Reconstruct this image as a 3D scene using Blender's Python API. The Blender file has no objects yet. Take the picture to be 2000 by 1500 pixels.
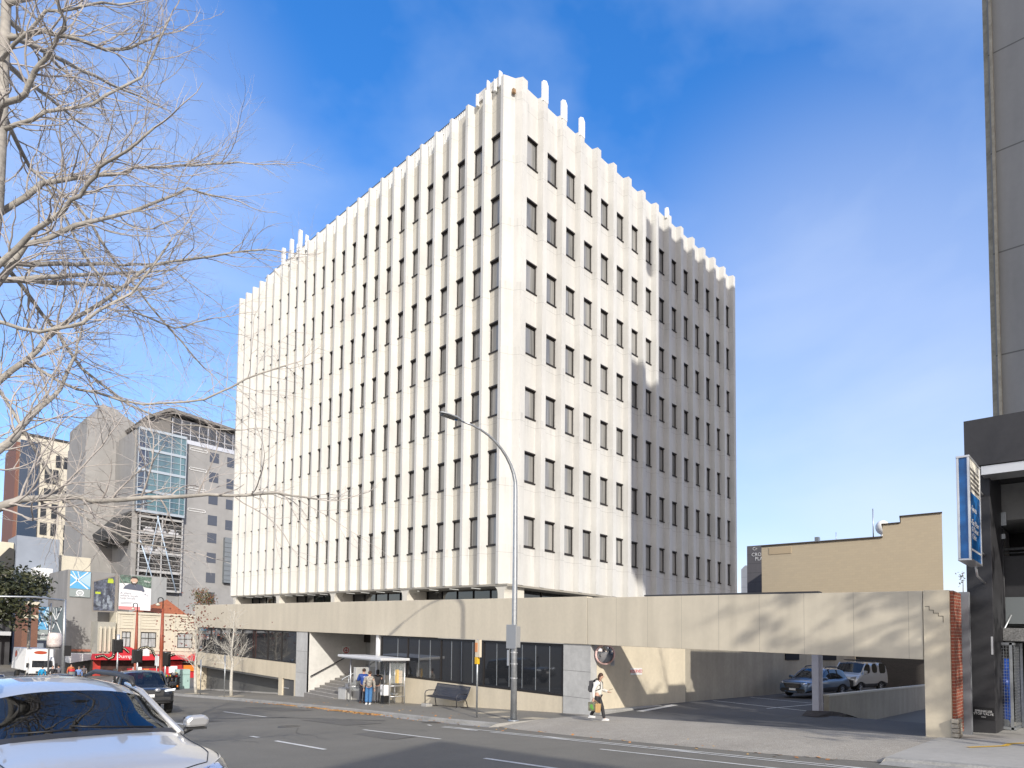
import bpy, bmesh, math, random
from mathutils import Vector, Matrix
PI=math.pi
scene=bpy.context.scene; COL=scene.collection
# ---------------- camera, sky, sun, exposure ----------------
KX,KY=-0.02979772,0.02178403       # the whole block of streets leans a little, as in the photograph
cam=bpy.data.cameras.new('camera'); camo=bpy.data.objects.new('camera',cam); COL.objects.link(camo)
cam.sensor_width=36; cam.lens=22.117454; cam.shift_x=-0.08412798; cam.shift_y=0.21669621
cam.clip_start=0.05; cam.clip_end=3000
yaw,pit,rol=math.radians(40.81248),math.radians(2.71568),math.radians(0.20254)
fw=Vector((math.cos(pit)*math.cos(yaw),math.cos(pit)*math.sin(yaw),math.sin(pit)))
r0=Vector((math.sin(yaw),-math.cos(yaw),0)); u0=r0.cross(fw)
rt=math.cos(rol)*r0+math.sin(rol)*u0; up=-math.sin(rol)*r0+math.cos(rol)*u0
mw=Matrix.Identity(4)
for i in range(3): mw[i][0]=rt[i]; mw[i][1]=up[i]; mw[i][2]=-fw[i]
mw[0][3],mw[1][3],mw[2][3]=-22.948646,-26.407668,3.453364
camo.matrix_world=mw; scene.camera=camo
SUND=Vector((1,2.15,-1.13)).normalized()
EL=math.asin(-SUND.z)
w=bpy.data.worlds.new('World'); scene.world=w; w.use_nodes=True
nt=w.node_tree; bg=nt.nodes['Background']; sky=nt.nodes.new('ShaderNodeTexSky')
sky.sky_type='NISHITA'; sky.sun_disc=False; sky.sun_elevation=EL; sky.sun_rotation=math.atan2(-SUND.x,-SUND.y)
sky.air_density=1.0; sky.dust_density=1.5; sky.ozone_density=2.5; sky.altitude=50
hs=nt.nodes.new('ShaderNodeHueSaturation'); hs.inputs['Saturation'].default_value=1.62; hs.inputs['Value'].default_value=2.08
vt=nt.nodes.new('ShaderNodeVectorMath'); vt.operation='MULTIPLY'; vt.inputs[1].default_value=(1.10,.96,1.03); nt.links.new(sky.outputs[0],vt.inputs[0]); gm=nt.nodes.new('ShaderNodeGamma'); gm.inputs[1].default_value=.78; nt.links.new(vt.outputs[0],gm.inputs[0]); nt.links.new(gm.outputs[0],hs.inputs['Color'])
# thin high cloud, whiter low down
tc=nt.nodes.new('ShaderNodeTexCoord'); mp=nt.nodes.new('ShaderNodeMapping'); mp.inputs['Scale'].default_value=(1.0,1.0,2.0)
nz=nt.nodes.new('ShaderNodeTexNoise'); nz.inputs['Scale'].default_value=1.9; nz.inputs['Detail'].default_value=6; nz.inputs['Roughness'].default_value=.5; nz.inputs['Distortion'].default_value=.25
nt.links.new(tc.outputs['Generated'],mp.inputs[0]); nt.links.new(mp.outputs[0],nz.inputs['Vector'])
rp=nt.nodes.new('ShaderNodeMapRange'); rp.inputs[1].default_value=.40; rp.inputs[2].default_value=.75; rp.inputs[3].default_value=0; rp.inputs[4].default_value=.44
nt.links.new(nz.outputs['Fac'],rp.inputs[0])
mx=nt.nodes.new('ShaderNodeMix'); mx.data_type='RGBA'; mx.inputs[7].default_value=(5.0,5.7,6.6,1)
nt.links.new(rp.outputs[0],mx.inputs[0]); nt.links.new(hs.outputs[0],mx.inputs[6]); nt.links.new(mx.outputs[2],bg.inputs['Color'])
bg.inputs['Strength'].default_value=0.135
# soft veils of high cloud low at the right and high at the left
last=mx.outputs[2]
for dv,a_,b_,amt in (((0.910,0.317,0.268),.87,1.0,.42),((0.128,0.856,0.501),.955,1.0,.26)):
    q1=nt.nodes.new('ShaderNodeVectorMath'); q1.operation='DOT_PRODUCT'; q1.inputs[1].default_value=dv; nt.links.new(tc.outputs['Generated'],q1.inputs[0]); q2=nt.nodes.new('ShaderNodeMapRange'); q2.interpolation_type='SMOOTHSTEP'; q2.inputs[1].default_value=a_; q2.inputs[2].default_value=b_; q2.inputs[4].default_value=amt; nt.links.new(q1.outputs['Value'],q2.inputs[0])
    q3=nt.nodes.new('ShaderNodeMix'); q3.data_type='RGBA'; q3.inputs[7].default_value=(4.6,5.0,5.9,1); nt.links.new(q2.outputs[0],q3.inputs[0]); nt.links.new(last,q3.inputs[6]); last=q3.outputs[2]
# unseen bank of bright cloud added behind the viewer to neutralise the fill light
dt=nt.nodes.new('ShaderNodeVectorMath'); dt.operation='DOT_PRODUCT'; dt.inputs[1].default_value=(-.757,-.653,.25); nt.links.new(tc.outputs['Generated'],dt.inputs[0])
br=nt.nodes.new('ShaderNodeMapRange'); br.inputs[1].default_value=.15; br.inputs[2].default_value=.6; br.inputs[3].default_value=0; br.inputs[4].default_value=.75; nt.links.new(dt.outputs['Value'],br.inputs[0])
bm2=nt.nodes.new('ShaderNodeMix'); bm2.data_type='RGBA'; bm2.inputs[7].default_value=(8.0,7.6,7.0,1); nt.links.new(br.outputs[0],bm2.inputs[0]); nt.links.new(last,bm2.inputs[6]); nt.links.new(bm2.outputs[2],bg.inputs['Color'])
sun=bpy.data.lights.new('sun','SUN'); sun.energy=3.3; sun.angle=math.radians(.55); sun.color=(1,.945,.85)
suno=bpy.data.objects.new('sun',sun); COL.objects.link(suno); suno.rotation_euler=SUND.to_track_quat('-Z','Y').to_euler()
vs=scene.view_settings; vs.view_transform='Standard'; vs.look='None'; vs.exposure=0.42; vs.gamma=1
scene.cycles.max_bounces=7; scene.cycles.diffuse_bounces=3; scene.cycles.glossy_bounces=4; scene.cycles.transparent_max_bounces=8

# ---------------- materials ----------------
MC={}
def M(name,col,rough=.7,metal=0,noise=None,bump=None,streak=None,spec=.5,coat=0,alpha=1,emit=None):
    if name in MC: return MC[name]
    m=bpy.data.materials.new(name); m.use_nodes=True; t=m.node_tree; b=t.nodes['Principled BSDF']
    b.inputs['Base Color'].default_value=(*col,1); b.inputs['Roughness'].default_value=rough; b.inputs['Metallic'].default_value=metal
    b.inputs['Specular IOR Level'].default_value=spec; b.inputs['Coat Weight'].default_value=coat; b.inputs['Coat Roughness'].default_value=.03
    if alpha<1: b.inputs['Alpha'].default_value=alpha
    if emit: b.inputs['Emission Color'].default_value=(*emit[0],1); b.inputs['Emission Strength'].default_value=emit[1]
    L=t.links.new; g=None
    if noise or bump or streak:
        g=t.nodes.new('ShaderNodeNewGeometry')
    cur=None
    def mul(fac,lo,hi,src):
        nonlocal cur
        r=t.nodes.new('ShaderNodeMapRange'); r.inputs[1].default_value=.3; r.inputs[2].default_value=.7; r.inputs[3].default_value=lo; r.inputs[4].default_value=hi
        L(src,r.inputs[0]); v=t.nodes.new('ShaderNodeVectorMath'); v.operation='SCALE'
        if cur is None: v.inputs[0].default_value=col
        else: L(cur,v.inputs[0])
        L(r.outputs[0],v.inputs['Scale']); cur=v.outputs[0]
    def ns(sc,vec=(1,1,1),det=5):
        mp=t.nodes.new('ShaderNodeMapping'); mp.inputs['Scale'].default_value=vec; L(g.outputs['Position'],mp.inputs[0])
        n=t.nodes.new('ShaderNodeTexNoise'); n.inputs['Scale'].default_value=sc; n.inputs['Detail'].default_value=det; L(mp.outputs[0],n.inputs['Vector']); return n.outputs['Fac']
    if noise:
        for sc,a in (noise if isinstance(noise[0],tuple) else (noise,)): mul(1,1-a,1+a,ns(sc))
    if streak: mul(1,1-streak[1],1+streak[1]*.6,ns(streak[0],(1,1,.12)))
    if cur is not None: L(cur,b.inputs['Base Color'])
    if bump:
        bn=t.nodes.new('ShaderNodeBump'); bn.inputs['Strength'].default_value=bump[1]; bn.inputs['Distance'].default_value=.02
        L(ns(bump[0],det=3),bn.inputs['Height']); L(bn.outputs[0],b.inputs['Normal'])
    MC[name]=m; return m
def facade_mat(name,col,z0,pitch,wid=.018,dark=.62,yaxis=None,stain=None):
    """concrete with level panel joints (and optional upright joints along y)"""
    m=M(name,col,.75,noise=((.35,.03),(1.3,.02),(6,.02)),streak=(1.9,.09)); t=m.node_tree; L=t.links.new; b=t.nodes['Principled BSDF']
    src=b.inputs['Base Color'].links[0].from_socket; g=t.nodes.new('ShaderNodeNewGeometry'); s=t.nodes.new('ShaderNodeSeparateXYZ'); L(g.outputs['Position'],s.inputs[0])
    def mth(op,a,bb):
        n=t.nodes.new('ShaderNodeMath'); n.operation=op
        for i,x in enumerate((a,bb)):
            if isinstance(x,(int,float)): n.inputs[i].default_value=x
            elif x is not None: L(x,n.inputs[i])
        return n.outputs[0]
    def line(v,o,p,wd):
        f=mth('FRACT',mth('DIVIDE',mth('SUBTRACT',v,o),p),None); return mth('LESS_THAN',f,wd/p)
    zz=mth('SUBTRACT',mth('SUBTRACT',s.outputs['Z'],mth('MULTIPLY',s.outputs['X'],KX)),mth('MULTIPLY',s.outputs['Y'],KY))
    f=line(zz,z0,pitch,wid)
    if yaxis: f=mth('MAXIMUM',f,line(s.outputs['Y'],*yaxis,wid))
    k=mth('SUBTRACT',1,mth('MULTIPLY',f,1-dark))
    if stain:
        fr_=mth('FRACT',mth('DIVIDE',mth('SUBTRACT',zz,stain),pitch),None); r1=t.nodes.new('ShaderNodeMapRange'); r1.inputs[1].default_value=.68; r1.inputs[2].default_value=1; L(fr_,r1.inputs[0])
        mp=t.nodes.new('ShaderNodeMapping'); mp.inputs['Scale'].default_value=(1,1,.05); L(g.outputs['Position'],mp.inputs[0]); n_=t.nodes.new('ShaderNodeTexNoise'); n_.inputs['Scale'].default_value=7; n_.inputs['Detail'].default_value=4; L(mp.outputs[0],n_.inputs['Vector'])
        r2=t.nodes.new('ShaderNodeMapRange'); r2.inputs[1].default_value=.5; r2.inputs[2].default_value=.75; r2.inputs[3].default_value=.02; r2.inputs[4].default_value=.24; L(n_.outputs['Fac'],r2.inputs[0])
        k=mth('MULTIPLY',k,mth('SUBTRACT',1,mth('MULTIPLY',r1.outputs[0],r2.outputs[0])))
    v=t.nodes.new('ShaderNodeVectorMath'); v.operation='SCALE'; L(src,v.inputs[0]); L(k,v.inputs['Scale']); L(v.outputs[0],b.inputs['Base Color'])
    return m
def brick_mat(name,c1,c2,mort,scale,bw=.24,bh=.086,vec='x'):
    m=bpy.data.materials.new(name); m.use_nodes=True; t=m.node_tree; L=t.links.new; b=t.nodes['Principled BSDF']; b.inputs['Roughness'].default_value=.85
    g=t.nodes.new('ShaderNodeNewGeometry'); s=t.nodes.new('ShaderNodeSeparateXYZ'); c=t.nodes.new('ShaderNodeCombineXYZ'); L(g.outputs['Position'],s.inputs[0])
    L(s.outputs['X' if vec=='x' else 'Y'],c.inputs[0]); L(s.outputs['Z'],c.inputs[1]); k=t.nodes.new('ShaderNodeTexBrick'); L(c.outputs[0],k.inputs['Vector'])
    k.inputs['Color1'].default_value=(*c1,1); k.inputs['Color2'].default_value=(*c2,1); k.inputs['Mortar'].default_value=(*mort,1); k.inputs['Scale'].default_value=scale
    k.inputs['Brick Width'].default_value=bw; k.inputs['Row Height'].default_value=bh; k.inputs['Mortar Size'].default_value=.008
    L(k.outputs['Color'],b.inputs['Base Color']); return m

# ---------------- mesh helpers ----------------
class MB:
    def __init__(s): s.v=[]; s.f=[]; s.m=[]; s.s=[]
    def poly(s,pts,mi=0,sm=False):
        n=len(s.v); s.v+=[tuple(p) for p in pts]; s.f.append(tuple(range(n,n+len(pts)))); s.m.append(mi); s.s.append(sm); return s
    def grid(s,rows,mi=0,sm=True,closeu=False,closev=False):
        n=len(s.v); R=len(rows); Cn=len(rows[0])
        for r in rows: s.v+=[tuple(p) for p in r]
        for i in range(R-(0 if closev else 1)):
            for j in range(Cn-(0 if closeu else 1)):
                a=n+i*Cn+j; b=n+i*Cn+(j+1)%Cn; c=n+((i+1)%R)*Cn+(j+1)%Cn; d=n+((i+1)%R)*Cn+j
                s.f.append((a,b,c,d)); s.m.append(mi); s.s.append(sm)
        return s
    def box(s,x0,x1,y0,y1,z0,z1,mi=0):
        n=len(s.v); s.v+=[(x,y,z) for z in (z0,z1) for x,y in ((x0,y0),(x1,y0),(x1,y1),(x0,y1))]
        for f in ((0,3,2,1),(4,5,6,7),(0,1,5,4),(1,2,6,5),(2,3,7,6),(3,0,4,7)): s.f.append(tuple(n+i for i in f)); s.m.append(mi); s.s.append(False)
        return s
    def prism(s,pts,lo,hi,ax='z',mi=0,sm=False):
        """pts 2d polygon; extruded along ax from lo to hi"""
        def P(a,b,h): return {'z':(a,b,h),'y':(a,h,b),'x':(h,a,b)}[ax]
        n=len(s.v); k=len(pts); s.v+=[P(a,b,lo) for a,b in pts]+[P(a,b,hi) for a,b in pts]
        for i in range(k): j=(i+1)%k; s.f.append((n+i,n+j,n+k+j,n+k+i)); s.m.append(mi); s.s.append(sm)
        s.f.append(tuple(n+i for i in reversed(range(k)))); s.f.append(tuple(n+k+i for i in range(k))); s.m+=[mi,mi]; s.s+=[False,False]
        return s
    def tube(s,pts,rad,n=6,mi=0,cap=True):
        pts=[Vector(p) for p in pts]; 
        if isinstance(rad,(int,float)): rad=[rad]*len(pts)
        b0=len(s.v); prev=None
        for i,p in enumerate(pts):
            d=(pts[min(i+1,len(pts)-1)]-pts[max(i-1,0)])
            if d.length<1e-9: d=Vector((0,0,1))
            d.normalize()
            if prev is None: a=d.orthogonal().normalized()
            else: a=(prev-d*prev.dot(d)); a=a.normalized() if a.length>1e-6 else d.orthogonal().normalized()
            prev=a; b=d.cross(a)
            for k in range(n): t=2*PI*k/n; s.v.append(tuple(p+(a*math.cos(t)+b*math.sin(t))*rad[i]))
        for i in range(len(pts)-1):
            for k in range(n): q=b0+i*n; s.f.append((q+k,q+(k+1)%n,q+n+(k+1)%n,q+n+k)); s.m.append(mi); s.s.append(n>4)
        if cap:
            s.f.append(tuple(b0+k for k in reversed(range(n)))); s.f.append(tuple(b0+(len(pts)-1)*n+k for k in range(n))); s.m+=[mi,mi]; s.s+=[False,False]
        return s
    def lathe(s,prof,c=(0,0,0),ax='z',n=20,mi=0,sm=True):
        rows=[]
        for r,h in prof:
            row=[]
            for k in range(n):
                t=2*PI*k/n; a,b=r*math.cos(t),r*math.sin(t)
                p={'z':(a,b,h),'y':(a,h,b),'x':(h,a,b)}[ax]; row.append((c[0]+p[0],c[1]+p[1],c[2]+p[2]))
            rows.append(row)
        return s.grid(rows,mi,sm,closeu=True)
    def ell(s,c,r,n=12,mi=0):
        rows=[]
        for i in range(n//2+1):
            t=PI*i/(n//2); rows.append([(c[0]+r[0]*math.sin(t)*math.cos(2*PI*k/n),c[1]+r[1]*math.sin(t)*math.sin(2*PI*k/n),c[2]+r[2]*math.cos(t)) for k in range(n)])
        return s.grid(rows,mi,True,closeu=True)
    def xf(s,mat):
        s.v=[tuple(mat@Vector(p)) for p in s.v]; return s
def W(p): return Vector((p[0],p[1],p[2]+KX*p[0]+KY*p[1]))
def mesh(name,mb,mats,base=None,shear=False):
    me=bpy.data.meshes.new(name); vs_=mb.v
    if base is not None: vs_=[(x-base[0],y-base[1],z-base[2]) for x,y,z in vs_]
    if base is not None or shear: vs_=[(x,y,z+KX*x+KY*y) for x,y,z in vs_]
    me.from_pydata(vs_,[],mb.f); 
    if not isinstance(mats,(list,tuple)): mats=[mats]
    for m in mats: me.materials.append(m)
    me.polygons.foreach_set('material_index',mb.m); me.polygons.foreach_set('use_smooth',mb.s); me.update(); return me
def tag(o,label=None,cat=None,group=None,kind=None):
    for k,v in (('label',label),('category',cat),('group',group),('kind',kind)):
        if v: o[k]=v
    return o
def root(name,label,cat,base,group=None,rz=0,shearpos=True,loc=None,kind=None):
    o=bpy.data.objects.new(name,None); COL.objects.link(o); o.location=W(base) if loc is None else loc; o.rotation_euler=(0,0,rz); o.empty_display_size=.3
    o['_b']=list(base); return tag(o,label,cat,group,kind)
def part(name,mb,mats,par,absb=True,label=None,bev=0,kind=None):
    """absb: vertices in street coordinates; otherwise local to the thing"""
    b=par
    while b.parent: b=b.parent
    me=mesh(name,mb,mats,base=tuple(b['_b']) if absb else None)
    o=bpy.data.objects.new(name,me); COL.objects.link(o); o.parent=par
    if bev: md=o.modifiers.new('bevel','BEVEL'); md.width=bev; md.segments=2; md.limit_method='ANGLE'
    return tag(o,label,kind=kind)
def one(name,mb,mats,label,cat,base,group=None,kind=None,bev=0):
    me=mesh(name,mb,mats,base=base); o=bpy.data.objects.new(name,me); COL.objects.link(o); o.location=W(base)
    if bev: md=o.modifiers.new('bevel','BEVEL'); md.width=bev; md.segments=2; md.limit_method='ANGLE'
    o['_b']=list(base); return tag(o,label,cat,group,kind)
def struct(name,mb,mats): return one(name,mb,mats,None,None,(0,0,0),kind='structure')
def copy_tree(o,parent=None):
    c=o.copy(); COL.objects.link(c); c.parent=parent
    for ch in list(o.children): copy_tree(ch,c)
    return c
def text_mesh(s,size,ext=.004,align='CENTER',sp=1.0):
    cu=bpy.data.curves.new('t','FONT'); cu.body=s; cu.size=size; cu.extrude=ext; cu.align_x=align; cu.align_y='CENTER'; cu.space_line=.85; cu.space_character=sp; cu.resolution_u=2
    ob=bpy.data.objects.new('t',cu); COL.objects.link(ob); dg=bpy.context.evaluated_depsgraph_get(); me=bpy.data.meshes.new_from_object(ob.evaluated_get(dg))
    bpy.data.objects.remove(ob); bpy.data.curves.remove(cu); return me
def text(name,s,size,pos,mat,par,right=(1,0,0),upv=(0,0,1),ext=.004,align='CENTER',bold=0,sx=1):
    """flat lettering at an absolute street position; right/up give its plane"""
    me=text_mesh(s,size,ext,align); R=Vector(right).normalized(); U=Vector(upv).normalized(); N=R.cross(U)
    b=par
    while b.parent: b=b.parent
    bb=b['_b']; 
    for v in me.vertices:
        q=R*v.co.x*sx+U*v.co.y+N*v.co.z; x,y,z=q.x+pos[0]-bb[0],q.y+pos[1]-bb[1],q.z+pos[2]-bb[2]; v.co=(x,y,z+KX*x+KY*y)
    me.materials.clear(); me.materials.append(mat); o=bpy.data.objects.new(name,me); COL.objects.link(o); o.parent=par; return o

# ---------------- common materials ----------------
white_l=facade_mat('left recess concrete',(.555,.525,.455),8.05,3.74,stain=8.51)  # warmer, darker tone for the left-face flats, with stain streaks under the sills
white_c=facade_mat('white precast concrete',(.57,.563,.54),8.05,3.74,stain=8.51)
tan_c=facade_mat('tan rendered band',(.57,.515,.41),-50,100,.012,.6,yaxis=(-11.31,1.47))
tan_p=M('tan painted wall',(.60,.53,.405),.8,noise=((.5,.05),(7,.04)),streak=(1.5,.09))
tan_band=M('tan rendered band plain',(.57,.515,.41),.8,noise=((.4,.04),(7,.03)),streak=(1.4,.08))
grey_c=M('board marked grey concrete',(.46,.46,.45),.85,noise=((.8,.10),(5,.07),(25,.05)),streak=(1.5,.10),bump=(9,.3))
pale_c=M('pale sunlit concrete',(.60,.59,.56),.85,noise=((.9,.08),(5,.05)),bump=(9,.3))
bronze=M('dark bronze metal',(.035,.03,.028),.45,metal=.4)
blackm=M('black metal',(.02,.02,.022),.45,metal=.3)
glassd=M('dark window glass',(.02,.022,.026),.04,spec=.9,coat=.3)
galv=M('galvanised steel',(.42,.44,.46),.42,metal=.75,noise=(9,.14))
alu=M('silver aluminium',(.62,.63,.65),.35,metal=.7)
whitep=M('white paint',(.78,.78,.77),.5,noise=(3,.03))
rubber=M('black rubber',(.018,.018,.018),.8)
chrome=M('chrome',(.7,.7,.72),.12,metal=1)
def pane_mat(name,c1,c2,sc=26,cell=(1.6349,1.6349,3.74)):
    m=bpy.data.materials.new(name); m.use_nodes=True; t=m.node_tree; L=t.links.new; b=t.nodes['Principled BSDF']; b.inputs['Roughness'].default_value=.35; b.inputs['Coat Weight'].default_value=1; b.inputs['Coat Roughness'].default_value=.02; b.inputs['Coat IOR'].default_value=1.5
    g=t.nodes.new('ShaderNodeNewGeometry'); mp=t.nodes.new('ShaderNodeMapping'); mp.inputs['Scale'].default_value=(1,1,.015); n=t.nodes.new('ShaderNodeTexNoise'); n.inputs['Scale'].default_value=sc; n.inputs['Detail'].default_value=2
    oi=t.nodes.new('ShaderNodeTexWhiteNoise'); sn=t.nodes.new('ShaderNodeVectorMath'); sn.operation='SNAP'; sn.inputs[1].default_value=cell; L(g.outputs['Position'],sn.inputs[0])
    L(g.outputs['Position'],mp.inputs[0]); L(mp.outputs[0],n.inputs['Vector']); L(sn.outputs[0],oi.inputs['Vector'])
    r=t.nodes.new('ShaderNodeMix'); r.data_type='RGBA'; r.inputs[6].default_value=(*c1,1); r.inputs[7].default_value=(*c2,1)
    a=t.nodes.new('ShaderNodeMath'); a.operation='MULTIPLY_ADD'; a.inputs[1].default_value=1.7; a.inputs[2].default_value=-.62; L(n.outputs['Fac'],a.inputs[0])
    a2=t.nodes.new('ShaderNodeMath'); a2.operation='MULTIPLY_ADD'; a2.inputs[1].default_value=.75; a2.use_clamp=True; L(oi.outputs['Value'],a2.inputs[0]); L(a.outputs[0],a2.inputs[2])
    L(a2.outputs[0],r.inputs[0]); L(r.outputs[2],b.inputs['Base Color']); return m
blind=pane_mat('window glass over grey blinds',(.075,.08,.085),(.36,.35,.33))
# ---------------- ground ----------------
def G(y):
    if y<44: return .356-.059*(y+8.58)
    return (.356-.059*52.58)-.02*min(y-44,8)+0*(y)
def kerbx(y):
    P=[(-400,-9.2),(-16,-9.1),(-6,-9.0),(-2,-8.6),(4,-8.2),(8,-8.05),(16,-7.8),(25,-7.95),(40,-7.7),(46,-6.0),(50,4),(52,30)]
    for (a,b),(c,d) in zip(P,P[1:]):
        if y<=c: return b+(d-b)*(y-a)/(c-a)
    return P[-1][1]
def Rd(x,y):
    kx=kerbx(y) if y<44 else -7.7
    t=max(0,min(1,(kx-x)/4)); z=G(y)-.11+.13*t
    if x<-17: z+=.06*min(-17-x,6)
    return z
asph=M('road asphalt',(.160,.151,.130),.85,noise=((.22,.10),(1.6,.05),(60,.22)),bump=(70,.5))
asph2=M('footpath asphalt',(.185,.174,.152),.88,noise=((.5,.10),(50,.18)),bump=(60,.4))
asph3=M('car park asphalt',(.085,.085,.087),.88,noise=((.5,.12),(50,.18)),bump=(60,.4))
aggr=M('exposed aggregate concrete',(.33,.305,.265),.9,noise=((.6,.10),(4,.06),(38,.35)),bump=(40,.8))
conc_g=M('footpath concrete',(.36,.35,.33),.9,noise=((.6,.08),(5,.05),(50,.06)),bump=(30,.3))
kerb_m=M('kerb concrete',(.30,.295,.28),.9,noise=((1.5,.14),(20,.14)),bump=(20,.4))
earth=M('distant ground',(.14,.14,.135),.9,noise=(.2,.1))
paintw=M('worn white road paint',(.62,.62,.60),.7,noise=((2,.10),(30,.14)))
ys=[-120,-80,-50,-40,-34]+[-30+1.5*i for i in range(64)]+[70,80,90,110,150,200]
mb=MB(); mb.grid([[(x,y,-7.5 if abs(x)>180 or abs(y)>240 else -3.6 if y>44 else G(y)-.6) for x in (-900,-200,-60,0,60,200,900)] for y in (-900,-250,-100,-50,0,30,44,60,150,250,900)],sm=False)
struct('ground',mb,earth)
mb=MB(); rows=[]
for y in ys:
    kx=kerbx(y) if y<44 else (-7.7+0)
    xs=[-60,-40,-30,-25,-22,-19,-17,-15,-13.5,-13,-12,-11,-10,kx]
    if y>=44: xs=xs[:-1]+[-8]
    rows.append([(x,y,Rd(x,y)) for x in xs])
mb.grid(rows)
struct('road',mb,asph)
mb=MB(); mb.grid([[(x,y,G(y)-.105) for x in (-8,0,20,60,120)] for y in (43.9,46,50,56,64,80,120)])
struct('cross_street',mb,asph)
# footpath: kerb to the building line, with the level dropping at the kerb face
mb=MB(); fp=[y for y in ys if -9.9<y<43.9]; fp=[-9.9]+fp+[43.8]
mb.grid([[(kerbx(y)+.16,y,G(y)+.004),(-6,y,G(y)+.006),(-4.25,y,G(y)+.006)] for y in fp])
mb.grid([[(-4.25,y,G(y)+.006),(-3.2,y,G(y)+.006)] for y in fp if y>13])
struct('footpath',mb,asph2)
mb=MB()
for y0,y1 in ((36,43.8),): mb.grid([[(x,y,G(y)+.003) for x in (-4.3,10,40)] for y in (36.2,40,43.8)])
struct('corner_footpath',mb,asph2)
mb=MB(); kk=[y for y in ys if -9.9<y<46]; kk=[-9.9]+kk
for off in (0,):
    mb.grid([[(kerbx(y)-.42,y,Rd(kerbx(y)-.42,y)+.006),(kerbx(y)-.02,y,G(y)-.10),(kerbx(y)-.01,y,G(y)+.0),(kerbx(y)+.02,y,G(y)+.014),(kerbx(y)+.17,y,G(y)+.014),(kerbx(y)+.175,y,G(y)-.05)] for y in kk],sm=False)
struct('kerb',mb,kerb_m)
# far footpath to the right of the driveway, driveway, apron
def Fl(x,y):
    t=max(0,min(1,(x+4.4)/5)); return G(y)*(1-t)+(.62-.03*(y+10))*t
dy=[-9.9,-11,-12.5,-14,-15.5,-17,-18.5,-20,-21.3,-22.3]
def apron(y): return kerbx(y)+.1-.55*math.sin(PI*min(1,max(0,(-9.9-y)/12.4)))**.5
mb=MB(); mb.grid([[(apron(y),y,Rd(apron(y),y)+.004),(apron(y)+.5,y,G(y)-.07),(apron(y)+1.6,y,G(y)+.0),(-6.2,y,G(y)+.008),(-4.4,y,Fl(-4.4,y)+.004)] for y in dy])
struct('driveway',mb,aggr)
mb=MB(); mb.grid([[(kerbx(y)+.02,y,G(y)-.01),(kerbx(y)+.3,y,G(y)+.004),(-6,y,G(y)+.006),(-4.4,y,G(y)+.006),(-2.4,y,G(y)+.004),(0,y,G(y)),(6,y,G(y))] for y in (-22.3,-24,-26,-30,-40,-80)])
struct('forecourt_pavement',mb,conc_g)
mb=MB(); mb.grid([[(kerbx(y)-.4,y,Rd(kerbx(y)-.4,y)+.006),(kerbx(y)-.01,y,G(y)-.06),(kerbx(y)+.02,y,G(y)-.006),(kerbx(y)+.18,y,G(y)+.010)] for y in (-22.3,-26,-32,-80)],sm=False)
struct('kerb',mb,kerb_m)
xs=[-4.4,-3.4,-2,-.5,.6,1.2,4,8,14,24,45]
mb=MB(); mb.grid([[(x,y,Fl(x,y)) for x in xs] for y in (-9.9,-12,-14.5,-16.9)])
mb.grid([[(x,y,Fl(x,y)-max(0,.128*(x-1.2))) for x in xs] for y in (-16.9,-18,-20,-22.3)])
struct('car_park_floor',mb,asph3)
mb=MB(); mb.grid([[(x,y,G(y)-.125) for x in (-9.7,-8,-6,-4)] for y in (-8,-12,-16,-20,-24)]); struct('pavement_base',mb,kerb_m)
mb=MB()
for yy in (-9.9,-22.3): mb.grid([[(x,yy,G(yy)-.2) for x in (-9.4,-9.0,-8,-7,-6,-4.3)],[(-9.4,yy,G(yy)-.1),(-9.0,yy,G(yy)+.006)]+[(x,yy,G(yy)+.006) for x in (-8,-7,-6,-4.3)]],sm=False)
struct('kerb_return',mb,conc_g)
# parking bay lines
mb=MB()
def ln(mb,p,q,wd,zf,dz=.008,n=6):
    d=Vector((q[0]-p[0],q[1]-p[1])); L=d.length; d/=L; nn=Vector((-d.y,d.x))*wd/2; rows=[]
    for i in range(n+1):
        x,y=p[0]+d.x*L*i/n,p[1]+d.y*L*i/n; rows.append([(x-nn.x,y-nn.y,zf(x-nn.x,y-nn.y)+dz),(x+nn.x,y+nn.y,zf(x+nn.x,y+nn.y)+dz)])
    mb.grid(rows,sm=False)
ln(mb,(4.4,-10.3),(2.4,-16.2),.1,Fl); ln(mb,(8.3,-10.3),(6.3,-16.2),.1,Fl); ln(mb,(.6,-10.6),(-2.4,-10.9),.35,Fl); ln(mb,(2.2,-14.2),(14,-15.4),.1,Fl); ln(mb,(12.3,-10.3),(10.6,-15.2),.1,Fl)
struct('parking_markings',mb,paintw)
mb=MB()
for a,b in (((-15.93,-9.29),(-15.93,-12.0)),((-13.0,-8.4),(-13.0,-12.35)),((-14.49,-16.0),(-14.49,-20)),((-12.8,3.7),(-12.85,-.9)),((-15.9,-7.6),(-15.9,-8.1)),((-13.0,16),(-13.0,12)),((-15.9,2),(-15.9,-2))):
    ln(mb,a,b,.11,Rd)
ln(mb,(-11.62,-16.7),(-11.64,-32),.10,Rd); ln(mb,(-10.28,-8.7),(-10.33,-34),.09,Rd); ln(mb,(-10.55,-11.4),(-10.58,-34),.09,Rd,n=12); ln(mb,(-10.45,-8.2),(-10.3,-7.8),.1,Rd)
for y in (-9.3,-13.3,-17.3,-21.5): ln(mb,(-10.30,y),(-10.56,y-1.5),.09,Rd,dz=.012)
ln(mb,(-10.52,-8.9),(-10.55,-10.6),.09,Rd)
struct('lane_markings',mb,paintw)
mb=MB()
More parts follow.
